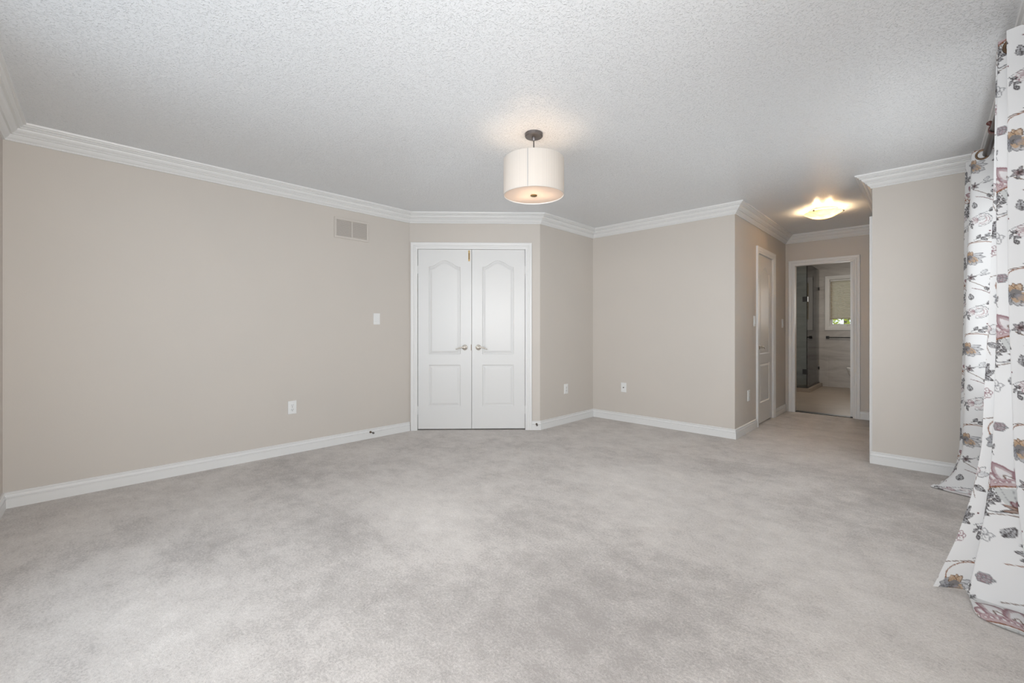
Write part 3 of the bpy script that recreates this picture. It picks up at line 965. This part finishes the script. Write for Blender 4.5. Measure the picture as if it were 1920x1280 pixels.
MB().box((a + e, -0.070, z0 + e), (b - e, -0.066, z1 - e), FRW).build('window_pane', 'window_glass', win2)

# ------------------------------------------------------------------ curtain rod
RX, RZ_ = 0.270, 2.262
o = thing('curtain_rod', 'dark bronze curtain rod between the two floral curtains', 'curtain rod', (RX, 3.4, RZ_))
MB().tube([(RX, 2.664, RZ_), (RX, 4.56, RZ_)], 0.019, 20).build('rod', 'rod_metal', o, True)
for y, dr_ in ((4.56, 1),):
    MB().lathe([(0.019, 0), (0.024, 0.003), (0.024, 0.010), (0.016, 0.016), (0.026, 0.028), (0.030, 0.044), (0.024, 0.060), (0.008, 0.068)], (RX, y, RZ_), (0, dr_, 0), 24).build('finial', 'rod_metal', o, True)
for y in (2.92, 3.74):
    mb = MB().box((0.349, y - 0.018, RZ_ - 0.045), (0.364, y + 0.018, RZ_ + 0.035))
    mb.tube([(0.352, y, RZ_ - 0.030), (RX + 0.03, y, RZ_ - 0.032), (RX, y, RZ_ - 0.026)], 0.008, 10)
    br = mb.build('bracket', 'rod_metal', o, True)
    kn = MB().lathe([(0.0215, -0.013), (0.026, -0.013), (0.026, 0.013), (0.0215, 0.013), (0.0215, -0.013)], (RX, y, RZ_), (0, 1, 0), 28, False, False)
    kn.lathe([(0.007, 0.024), (0.009, 0.034), (0.013, 0.040), (0.013, 0.050), (0.008, 0.055)], (RX, y, RZ_), (-0.5, 0, 1), 16)
    k_ = kn.build('bracket_collar', 'rod_cherry', br, True); k_['label'] = 'reddish brown collar with knob'

# ------------------------------------------------------------------ the curtains' printed flowers (one repeat, 0.40 m x 0.61 m)
TW, THT, RES = 0.43, 0.61, 0.00125
NX, NY = int(TW / RES), int(THT / RES)
TILE = np.empty((NY, NX, 3), np.float64)
TILE[:] = (0.82, 0.816, 0.816)
INK = {'dark': (0.075, 0.065, 0.065), 'grey': (0.215, 0.215, 0.225), 'mid': (0.33, 0.33, 0.345), 'pale': (0.52, 0.52, 0.54), 'blue': (0.30, 0.31, 0.355),
       'tan': (0.52, 0.355, 0.225), 'rust': (0.26, 0.105, 0.045), 'brown': (0.16, 0.095, 0.06), 'mauve': (0.33, 0.205, 0.225), 'pink': (0.55, 0.43, 0.44),
       'wine': (0.17, 0.055, 0.06), 'white': (0.82, 0.816, 0.816)}


def _patch(pts, pad):
    p = np.asarray(pts, float)
    x0, y0 = p.min(0) - pad; x1, y1 = p.max(0) + pad
    ix = np.arange(int(math.floor(x0 / RES)), int(math.ceil(x1 / RES)) + 1)
    iy = np.arange(int(math.floor(y0 / RES)), int(math.ceil(y1 / RES)) + 1)
    gx, gy = np.meshgrid((ix + 0.5) * RES, (iy + 0.5) * RES)
    return p, ix % NX, iy % NY, gx, gy


def _blend(ix, iy, alpha, col):
    if np.any(alpha > 0):
        sub = TILE[np.ix_(iy, ix)]
        TILE[np.ix_(iy, ix)] = sub * (1 - alpha[..., None]) + np.array(INK[col] if isinstance(col, str) else col) * alpha[..., None]


def stroke(pts, w, col, taper=False):
    p, ix, iy, gx, gy = _patch(pts, w * 2)
    best = np.full(gx.shape, 1e9)
    n = len(p) - 1
    for i in range(n):
        a, b = p[i], p[i + 1]
        d = b - a; l2 = max(d @ d, 1e-12)
        t = np.clip(((gx - a[0]) * d[0] + (gy - a[1]) * d[1]) / l2, 0, 1)
        dist = np.hypot(gx - a[0] - t * d[0], gy - a[1] - t * d[1])
        if taper:
            dist = dist + w * 0.5 * 0.8 * ((i + t) / n)
        best = np.minimum(best, dist)
    _blend(ix, iy, np.clip((w / 2 - best) / RES + 0.5, 0, 1), col)


def fill(pts, col, alpha=1.0, col2=None):
    p, ix, iy, gx, gy = _patch(pts, RES)
    ins = np.zeros(gx.shape, bool)
    n = len(p)
    for i in range(n):
        a, b = p[i], p[(i + 1) % n]
        if a[1] == b[1]: continue
        c = ((a[1] > gy) != (b[1] > gy)) & (gx < (b[0] - a[0]) * (gy - a[1]) / (b[1] - a[1]) + a[0])
        ins ^= c
    if col2 is None:
        _blend(ix, iy, ins * alpha, col)
    else:                                   # fades from the first point's end (col) to the far end (col2)
        o = p[0]; far = p[np.argmax(np.hypot(*(p - o).T))]
        d = far - o; t = np.clip(((gx - o[0]) * d[0] + (gy - o[1]) * d[1]) / max(d @ d, 1e-9), 0, 1)
        _blend(ix, iy, ins * alpha * (1 - t), col); _blend(ix, iy, ins * alpha * t, col2)


def rot(pts, a, o):
    c, s_ = math.cos(a), math.sin(a)
    return [(o[0] + x * c - y * s_, o[1] + x * s_ + y * c) for x, y in pts]


def lobe(l, w, n=14, tip=1.0, wav=0.0, wn=5):
    up = []
    for k in range(n + 1):
        t = k / n
        y = w * math.sin(math.pi * t ** 0.8) ** tip * (1 + wav * math.sin(wn * 2 * math.pi * t))
        up.append((l * t, y))
    return up + [(x, -y) for x, y in up[-2:0:-1]]


def leaf(x, y, a, l, w, col='grey', veins=6, outline='dark', tip='pale', wav=0.08):
    a = math.radians(a)
    P = rot(lobe(l, w, 18, 1.0, wav), a, (x, y))
    fill(P, col, 0.95, tip)
    stroke(P + [P[0]], 0.0022, outline)
    stroke(rot([(0, 0), (l * 0.95, 0)], a, (x, y)), 0.0022, outline)
    for k in range(1, veins):
        t = k / veins
        for s_ in (-1, 1):
            stroke(rot([(l * (t - 0.08), 0), (l * (t + 0.10), s_ * w * 0.8 * math.sin(math.pi * t))], a, (x, y)), 0.0014, outline)


def petal(x, y, a, l, w, col, col2, outline='mid', wav=0.10, lw=0.0022, wn=3):
    P = rot(lobe(l, w, 18, 0.7, wav, wn), math.radians(a), (x, y))
    if col: fill(P, col, 0.95, col2)
    stroke(P + [P[0]], lw, outline)


def vine(pts, w, col, n=10):
    pts = [Vector(p) for p in pts]
    q = [pts[0] * 2 - pts[1]] + pts + [pts[-1] * 2 - pts[-2]]
    out = []
    for i in range(1, len(q) - 2):
        for k in range(n):
            t = k / n
            out.append(0.5 * ((2 * q[i]) + (-q[i - 1] + q[i + 1]) * t + (2 * q[i - 1] - 5 * q[i] + 4 * q[i + 1] - q[i + 2]) * t * t + (-q[i - 1] + 3 * q[i] - 3 * q[i + 1] + q[i + 2]) * t ** 3))
    out.append(pts[-1])
    stroke([(p.x, p.y) for p in out], w, col)


def spot(x, y, r, col, a=1.0):
    fill([(x + r * math.cos(k * math.pi / 8), y + r * math.sin(k * math.pi / 8)) for k in range(16)], col, a)


def tan_flower(x, y):
    for a, l, w in ((215, 0.050, 0.017), (180, 0.045, 0.017), (250, 0.048, 0.017), (150, 0.040, 0.015)):
        petal(x, y, a, l, w, 'blue', 'mid', 'grey')
    for a, l in ((22, 0.062), (-2, 0.066)):
        petal(x, y, a, l, 0.012, 'white', 'pale', 'grey', 0.05, 0.003)
    for a, l, w in ((-58, 0.062, 0.017), (-34, 0.068, 0.018), (-80, 0.050, 0.014)):
        petal(x, y, a, l, w, 'tan', 'pale', 'grey', 0.12, 0.0028, 4); petal(x, y, a, l * 0.72, w * 0.8, 'tan', 'tan', 'tan', 0.1, 0.001)
    for a in (95, 70, 120):
        petal(x, y, a, 0.042, 0.012, 'tan', 'tan', 'brown', 0.06)
    fill([(x + 0.018 * math.cos(k), y + 0.018 * math.sin(k)) for k in np.linspace(0, 6.28, 18)], 'grey', 0.9)
    petal(x + 0.004, y - 0.004, -45, 0.040, 0.011, 'blue', 'tan', 'grey')
    for a in (200, 225, 250):
        vine([(x, y), (x + 0.04 * math.cos(math.radians(a)), y + 0.04 * math.sin(math.radians(a)))], 0.0014, 'dark')


def star_flower(x, y, r=0.026):
    for k in range(6):
        a = 20 + k * 60
        petal(x, y, a, r, 0.005, 'wine', 'grey', 'dark', 0.0, 0.0016)
    spot(x, y, 0.004, 'dark')


def open_flower(x, y, r, col, n=5):
    for k in range(n):
        petal(x, y, k * 360 / n + 15, r, r * 0.42, 'white', 'white', col, 0.06, 0.0028)
    for k in range(n):
        a = math.radians(k * 360 / n + 15)
        stroke([(x, y), (x + 0.55 * r * math.cos(a), y + 0.55 * r * math.sin(a))], 0.002, col)
    spot(x, y, r * 0.16, col)


def shell_flower(x, y, r=0.040, a0=-100, col='mauve'):
    for rr, c, lw in ((1.0, 'grey', 0.0028), (0.80, 'mauve', 0.0018), (0.55, 'pink', 0.004)):
        pts = []
        for k in range(61):
            a = math.radians(a0 + k * 200 / 60)
            q = r * rr * (1 + 0.06 * abs(math.sin(k * math.pi / 6)))
            pts.append((x + q * math.cos(a), y + q * math.sin(a)))
        stroke(pts, lw, c)
    petal(x - 0.01, y, 35, 0.035, 0.011, 'pale', 'white', 'grey')
    for k in range(4):
        petal(x - 0.012, y, 140 + k * 28, 0.030, 0.009, 'pink', 'white', 'mauve')


def palmette(x, y):
    for a, l, w in ((160, 0.075, 0.015), (128, 0.095, 0.022), (90, 0.092, 0.022), (52, 0.095, 0.022), (20, 0.075, 0.015)):
        px_, py_ = x + 0.020 * math.cos(math.radians(a)), y + 0.010
        petal(px_, py_, a, l, w, 'pale', 'mauve', 'mauve', 0.07, 0.006)
        petal(px_, py_, a, l * 0.80, w * 0.66, 'white', 'white', 'pink', 0.0, 0.002)
        petal(px_, py_, a, l * 0.42, w * 0.42, 'white', 'white', 'brown', 0.0, 0.003)
    band = [(x - 0.068 + 0.136 * t, y + 0.012 + 0.022 * math.sin(math.pi * t)) for t in np.linspace(0, 1, 20)] + \
           [(x + 0.068 - 0.136 * t, y - 0.014 + 0.020 * math.sin(math.pi * t)) for t in np.linspace(0, 1, 20)]
    fill(band, 'pink'); stroke(band + [band[0]], 0.002, 'mauve')
    for k in range(11):
        t = (k + 0.5) / 11
        spot(x - 0.06 + 0.12 * t, y + 0.004 + 0.021 * math.sin(math.pi * t), 0.006, 'mauve', 0.8)
        spot(x - 0.06 + 0.12 * t, y + 0.003 + 0.021 * math.sin(math.pi * t), 0.003, 'white', 0.8)
    vine([(x - 0.07, y - 0.018), (x, y + 0.006), (x + 0.07, y - 0.018)], 0.005, 'rust')
    cup = [(x - 0.058, y - 0.018), (x, y + 0.001), (x + 0.058, y - 0.018), (x + 0.030, y - 0.075), (x - 0.030, y - 0.075)]
    fill(cup, (0.60, 0.61, 0.60)); 
    for k in range(-2, 3):
        stroke([(x + k * 0.022, y - 0.012), (x + k * 0.010, y - 0.078)], 0.0018, 'mid')
    for k in range(5):
        petal(x, y - 0.085, 50 + k * 20, 0.036, 0.008, 'mauve', 'mauve', 'wine', 0.0)
    for a in (-20, 200, 20, 160): petal(x, y - 0.088, a, 0.040, 0.006, 'brown', 'rust', 'dark', 0.0)


def sprig(x, y, a, s_=1.0, col='grey'):
    ar = math.radians(a)
    q = lambda u, v: rot([(u * s_, v * s_)], ar, (x, y))[0]
    vine([q(0, 0), q(0.03, 0.006), q(0.06, 0.0)], 0.002, 'dark')
    for u, b_ in ((0.012, 50), (0.026, -50), (0.040, 45), (0.058, 0)):
        p_ = q(u, 0.003)
        leaf(p_[0], p_[1], a + b_, 0.026 * s_, 0.007 * s_, col, 3)


def rose(x, y, r=0.022):
    for k in range(6): petal(x, y, k * 60, r, r * 0.5, 'pale', 'mid', 'grey')
    for rr in (0.75, 0.5, 0.28):
        stroke([(x + r * rr * math.cos(k * 0.45), y + r * rr * math.sin(k * 0.45)) for k in range(14)], 0.0018, 'mauve')


# stems first, then leaves, then the flowers; (0,0) is the heart of the tan flower
vine([(-0.02, -0.01), (-0.04, 0.05), (-0.01, 0.09), (0.05, 0.10), (0.10, 0.085)], 0.004, 'rust')
vine([(-0.06, 0.085), (0.0, 0.100), (0.06, 0.112), (0.09, 0.125)], 0.003, 'brown')
vine([(0.0, -0.15), (0.05, -0.185), (0.10, -0.235), (0.15, -0.25), (0.20, -0.23)], 0.003, 'brown')
vine([(0.02, -0.205), (0.06, -0.222), (0.11, -0.268)], 0.003, 'wine')
vine([(-0.02, -0.36), (0.03, -0.335), (0.10, -0.30)], 0.002, 'grey')
vine([(-0.18, -0.26), (-0.24, -0.275), (-0.25, -0.22), (-0.245, -0.17)], 0.004, 'grey')
vine([(-0.18, -0.26), (-0.12, -0.29), (-0.06, -0.27)], 0.004, 'rust')
vine([(-0.24, -0.29), (-0.18, -0.275), (-0.12, -0.31), (-0.10, -0.36)], 0.003, 'brown')
vine([(-0.20, 0.145), (-0.14, 0.165), (-0.08, 0.19)], 0.003, 'rust')
vine([(-0.20, 0.000), (-0.13, 0.03), (-0.07, 0.02)], 0.003, 'brown')
sprig(0.02, 0.115, 12, 1.15); sprig(0.10, 0.125, 35, 0.9)
sprig(0.075, -0.235, 60, 1.0); sprig(0.115, -0.27, -20, 1.0)
leaf(0.075, -0.315, 28, 0.072, 0.017, 'grey', 8); leaf(0.02, -0.285, 100, 0.045, 0.012, 'grey', 5)
leaf(0.13, 0.03, 200, 0.05, 0.013, 'mid', 5); leaf(0.15, -0.06, 70, 0.055, 0.014, 'grey', 6)
leaf(-0.15, 0.05, 30, 0.055, 0.016, 'grey', 6); leaf(-0.15, 0.05, -15, 0.06, 0.017, 'grey', 6); leaf(-0.15, 0.05, -60, 0.05, 0.014, 'grey', 6)
for a in (150, 185, 215, 245, 280, 315): leaf(-0.13, 0.205, a, 0.058, 0.015, 'grey', 6)
for a in (60, 95, 30): petal(-0.14, 0.215, a, 0.055, 0.013, 'white', 'white', 'wine', 0.0)
for k in range(9):
    tt = k / 8
    leaf(-0.25 + 0.02 * math.sin(tt * 5) , -0.17 - 0.11 * tt, 200 + 40 * math.sin(k), 0.024, 0.008, 'grey', 3)
    leaf(-0.245 + 0.02 * math.sin(tt * 5), -0.17 - 0.11 * tt, -20, 0.020, 0.007, 'grey', 3)
open_flower(0.165, -0.17, 0.030, 'rust'); open_flower(0.185, 0.235, 0.026, 'mid')
sprig(0.16, 0.18, 100, 1.1); sprig(0.19, -0.05, 110, 1.0)
rose(0.112, -0.225, 0.026); rose(0.20, 0.07, 0.020)
star_flower(0.012, -0.135)
vine([(0.012, -0.135), (0.05, -0.115), (0.075, -0.09)], 0.0018, 'dark')
petal(0.055, -0.11, 50, 0.032, 0.008, 'white', 'pale', 'grey', 0, 0.002); petal(0.05, -0.125, 20, 0.05, 0.004, 'grey', 'pale', 'grey', 0, 0.0014)
shell_flower(0.045, 0.245)
shell_flower(0.15, 0.315, 0.028)
palmette(-0.175, -0.165)
tan_flower(0.0, 0.0)
# smaller sprays between the big motifs
leaf(-0.07, 0.265, 35, 0.050, 0.012, 'grey', 6); leaf(-0.07, 0.265, 85, 0.046, 0.011, 'mid', 5); leaf(-0.07, 0.265, -20, 0.040, 0.010, 'grey', 5)
vine([(-0.07, 0.265), (-0.10, 0.23), (-0.09, 0.20)], 0.0026, 'brown')
open_flower(-0.055, 0.195, 0.024, 'mauve', 6)
petal(-0.055, -0.155, 60, 0.042, 0.013, 'pale', 'white', 'grey'); petal(-0.055, -0.155, 110, 0.040, 0.012, 'pink', 'white', 'mauve'); petal(-0.055, -0.155, 15, 0.038, 0.011, 'white', 'pale', 'grey')
vine([(-0.055, -0.155), (-0.06, -0.21), (-0.045, -0.25)], 0.0022, 'brown'); leaf(-0.058, -0.20, -25, 0.045, 0.010, 'mid', 5)
leaf(0.135, -0.125, -150, 0.06, 0.013, 'grey', 7); leaf(0.105, -0.045, -60, 0.045, 0.012, 'mid', 5)
petal(0.115, 0.055, 40, 0.045, 0.013, 'pink', 'white', 'mauve'); petal(0.115, 0.055, 85, 0.045, 0.013, 'white', 'pink', 'mauve'); petal(0.115, 0.055, 0, 0.04, 0.011, 'white', 'pale', 'grey')
sprig(0.10, 0.005, 15, 0.9, 'mid'); sprig(-0.03, -0.315, 170, 1.0); sprig(-0.015, 0.255, -70, 0.8, 'mid')
leaf(-0.075, -0.335, 60, 0.055, 0.014, 'grey', 6); leaf(-0.205, 0.245, 70, 0.05, 0.012, 'grey', 6)
vine([(-0.11, -0.05), (-0.08, -0.02), (-0.06, 0.02), (-0.08, 0.06)], 0.0022, 'wine'); leaf(-0.075, 0.0, 160, 0.05, 0.012, 'grey', 6)
rose(-0.085, 0.125, 0.022)
# a few thin scrolls to tie things together
vine([(0.09, -0.03), (0.14, -0.02), (0.17, 0.01), (0.16, 0.05)], 0.0018, 'grey')
vine([(-0.11, 0.10), (-0.09, 0.14), (-0.12, 0.16)], 0.0018, 'grey')
vine([(0.10, 0.19), (0.13, 0.22), (0.11, 0.26)], 0.0018, 'brown')
for xx, yy in ((0.115, 0.02), (-0.075, -0.09), (0.08, 0.165), (-0.02, 0.30)): spot(xx, yy, 0.004, 'wine')


def catmull(keys, vals, x):
    """smooth curve through (keys, vals) sampled at x"""
    keys = np.asarray(keys, float); vals = np.asarray(vals, float)
    m_ = np.gradient(vals, keys)
    i = np.clip(np.searchsorted(keys, x) - 1, 0, len(keys) - 2)
    h = keys[i + 1] - keys[i]; t = np.clip((x - keys[i]) / h, 0, 1)
    return (2 * t ** 3 - 3 * t ** 2 + 1) * vals[i] + (t ** 3 - 2 * t ** 2 + t) * h * m_[i] + (-2 * t ** 3 + 3 * t ** 2) * vals[i + 1] + (t ** 3 - t ** 2) * h * m_[i + 1]


def curtain(name, label, U, top, bot, puddle, stab, z_top, flower_u, flower_z, step, rings):
    """pleated cloth from its plan at the rod (top) to its plan at the floor (bot); puddle = extra cloth on the floor"""
    nu = int((U[-1] - U[0]) / step) + 1
    u = np.linspace(U[0], U[-1], nu)
    tx_, ty_ = catmull(U, [p[0] for p in top], u), catmull(U, [p[1] for p in top], u)
    bx_, by_ = catmull(U, [p[0] for p in bot], u), catmull(U, [p[1] for p in bot], u)
    pl_ = np.clip(catmull(U, [p[2] for p in puddle], u), 0, 1)
    pdx = catmull(U, [p[0] for p in puddle], u); pdy = catmull(U, [p[1] for p in puddle], u)
    nh = int(z_top / step); npd = 60
    zs = np.linspace(z_top, 0.012, nh)
    s_ = np.interp(zs, stab[0][::-1], stab[1][::-1])
    ker = np.ones(25) / 25
    s_ = np.convolve(np.pad(s_, 12, mode='edge'), ker, 'valid')
    s_[-12:] = np.interp(zs[-12:], stab[0][::-1], stab[1][::-1])
    X = tx_[None] + (bx_ - tx_)[None] * s_[:, None]
    Y = ty_[None] + (by_ - ty_)[None] * s_[:, None]
    # slight slackness of real cloth
    X = X + 0.004 * np.sin(zs[:, None] * 3.1 + u[None] * 9) * np.clip((z_top - zs)[:, None], 0, 1)
    Z = np.repeat(zs[:, None], nu, 1)
    V = np.repeat((zs)[:, None], nu, 1)
    # cloth lying on the carpet
    q = np.linspace(0, 1, npd + 1)[1:]
    Xp = X[-1][None] + pdx[None] * q[:, None]
    Yp = Y[-1][None] + pdy[None] * q[:, None]
    amp = np.hypot(pdx, pdy)
    Zp = 0.006 + 0.006 * (1 - q[:, None]) + (0.030 * np.sin(np.pi * q[:, None]) ** 1.5 * (0.6 + 0.4 * np.sin(u[None] * 40 + q[:, None] * 4))) * np.clip(amp[None] / 0.15, 0, 1)
    Vp = V[-1][None] - amp[None] * q[:, None]
    X = np.vstack([X, Xp]); Y = np.vstack([Y, Yp]); Z = np.vstack([Z, Zp]); V = np.vstack([V, Vp])
    # let the fabric round over where it meets the floor
    nr = X.shape[0]
    co = np.stack([X, Y, Z], -1).reshape(-1, 3)
    uu = np.repeat(u[None], nr, 0)
    ci = np.floor((uu - flower_u) / RES).astype(int) % NX
    ri = np.floor((V - flower_z) / RES).astype(int) % NY
    col = np.ones((nr * nu, 4), np.float32)
    col[:, :3] = TILE[ri, ci].reshape(-1, 3)
    idx = np.arange(nr * nu).reshape(nr, nu)
    quads = np.stack([idx[:-1, :-1], idx[1:, :-1], idx[1:, 1:], idx[:-1, 1:]], -1).reshape(-1, 4)
    root = thing(name, label, 'curtain', (float(tx_.mean()), float(ty_.mean()), 0.0), 'floral curtains')
    base = np.array(root.location)
    me = bpy.data.meshes.new('cloth')
    me.vertices.add(len(co)); me.vertices.foreach_set('co', (co - base).astype(np.float32).ravel())
    nf = len(quads)
    me.loops.add(nf * 4); me.loops.foreach_set('vertex_index', quads.astype(np.int32).ravel())
    me.polygons.add(nf); me.polygons.foreach_set('loop_start', np.arange(0, nf * 4, 4, dtype=np.int32))
    me.polygons.foreach_set('use_smooth', np.ones(nf, bool))
    me.update(calc_edges=True)
    at_ = me.color_attributes.new('print', 'FLOAT_COLOR', 'POINT')
    at_.data.foreach_set('color', col.ravel())
    me.materials.append(MATS['printed_cotton'])
    o = bpy.data.objects.new('cloth', me); C.objects.link(o); o.parent = root
    for ru in rings:
        i = int(np.argmin(abs(u - ru)))
        dx_, dy_ = tx_[min(i + 2, nu - 1)] - tx_[i - 2], ty_[min(i + 2, nu - 1)] - ty_[i - 2]
        nrm = Vector((-dy_, dx_, 0)).normalized()
        if nrm.y > 0: nrm = -nrm
        mbr = MB().lathe([(0.023, -0.004), (0.023, 0.004), (0.027, 0.006), (0.033, 0.005), (0.035, 0.002), (0.035, -0.002), (0.033, -0.005), (0.027, -0.006), (0.023, -0.004)],
                         (tx_[i], ty_[i], RZ_), nrm, 32, False, False)
        mbr.build('grommet', 'old_bronze', root, True)
    return root


# near curtain: leading edge first, then towards the camera
UN = [-0.46, -0.33, -0.22, -0.11, 0.0, 0.12, 0.24, 0.34]
TOPN = [(0.2075, 2.8), (0.3, 2.755), (0.205, 2.712), (0.312, 2.665), (0.222, 2.632), (0.335, 2.595), (0.272, 2.5), (0.335, 2.44)]
BOTN = [(0.006, 2.594), (0.115, 2.64), (0.125, 2.59), (0.3, 2.56), (0.285, 2.52), (0.335, 2.48), (0.285, 2.42), (0.335, 2.38)]
PUDN = [(-0.004, -0.006, 1), (0.0, -0.004, 1), (0.012, -0.15, 1), (-0.03, -0.17, 1), (-0.02, -0.15, 1), (-0.03, -0.12, 1), (-0.02, -0.09, 1), (-0.02, -0.06, 1)]
STN = ([2.30, 1.10, 0.60, 0.40, 0.21, 0.0], [0.0, 0.12, 0.21, 0.37, 0.62, 1.0])
curtain('floral_curtain', 'near white floral curtain spilling onto carpet at right edge', UN, TOPN, BOTN, PUDN, STN, 2.30, 0.030, 1.245, 0.003, [-0.17, -0.40])

UF = [-0.38, -0.25, -0.125, 0.0, 0.15]
TOPF = [(0.300, 4.545), (0.185, 4.500), (0.305, 4.390), (0.203, 4.262), (0.332, 4.215)]
BOTF = [(0.280, 4.520), (0.090, 4.480), (0.150, 4.380), (0.030, 4.270), (0.300, 4.150)]
PUDF = [(0, -0.01, 1), (-0.03, -0.05, 1), (-0.06, -0.08, 1), (-0.036, -0.030, 1), (0.0, -0.045, 1)]
STF = ([2.30, 1.10, 0.27, 0.12, 0.05, 0.0], [0.0, 0.17, 0.27, 0.48, 0.76, 1.0])
curtain('floral_curtain', 'far white floral curtain standing beside beige pier wall', UF, TOPF, BOTF, PUDF, STF, 2.30, 0.030, 1.588, 0.0035, [0.075])
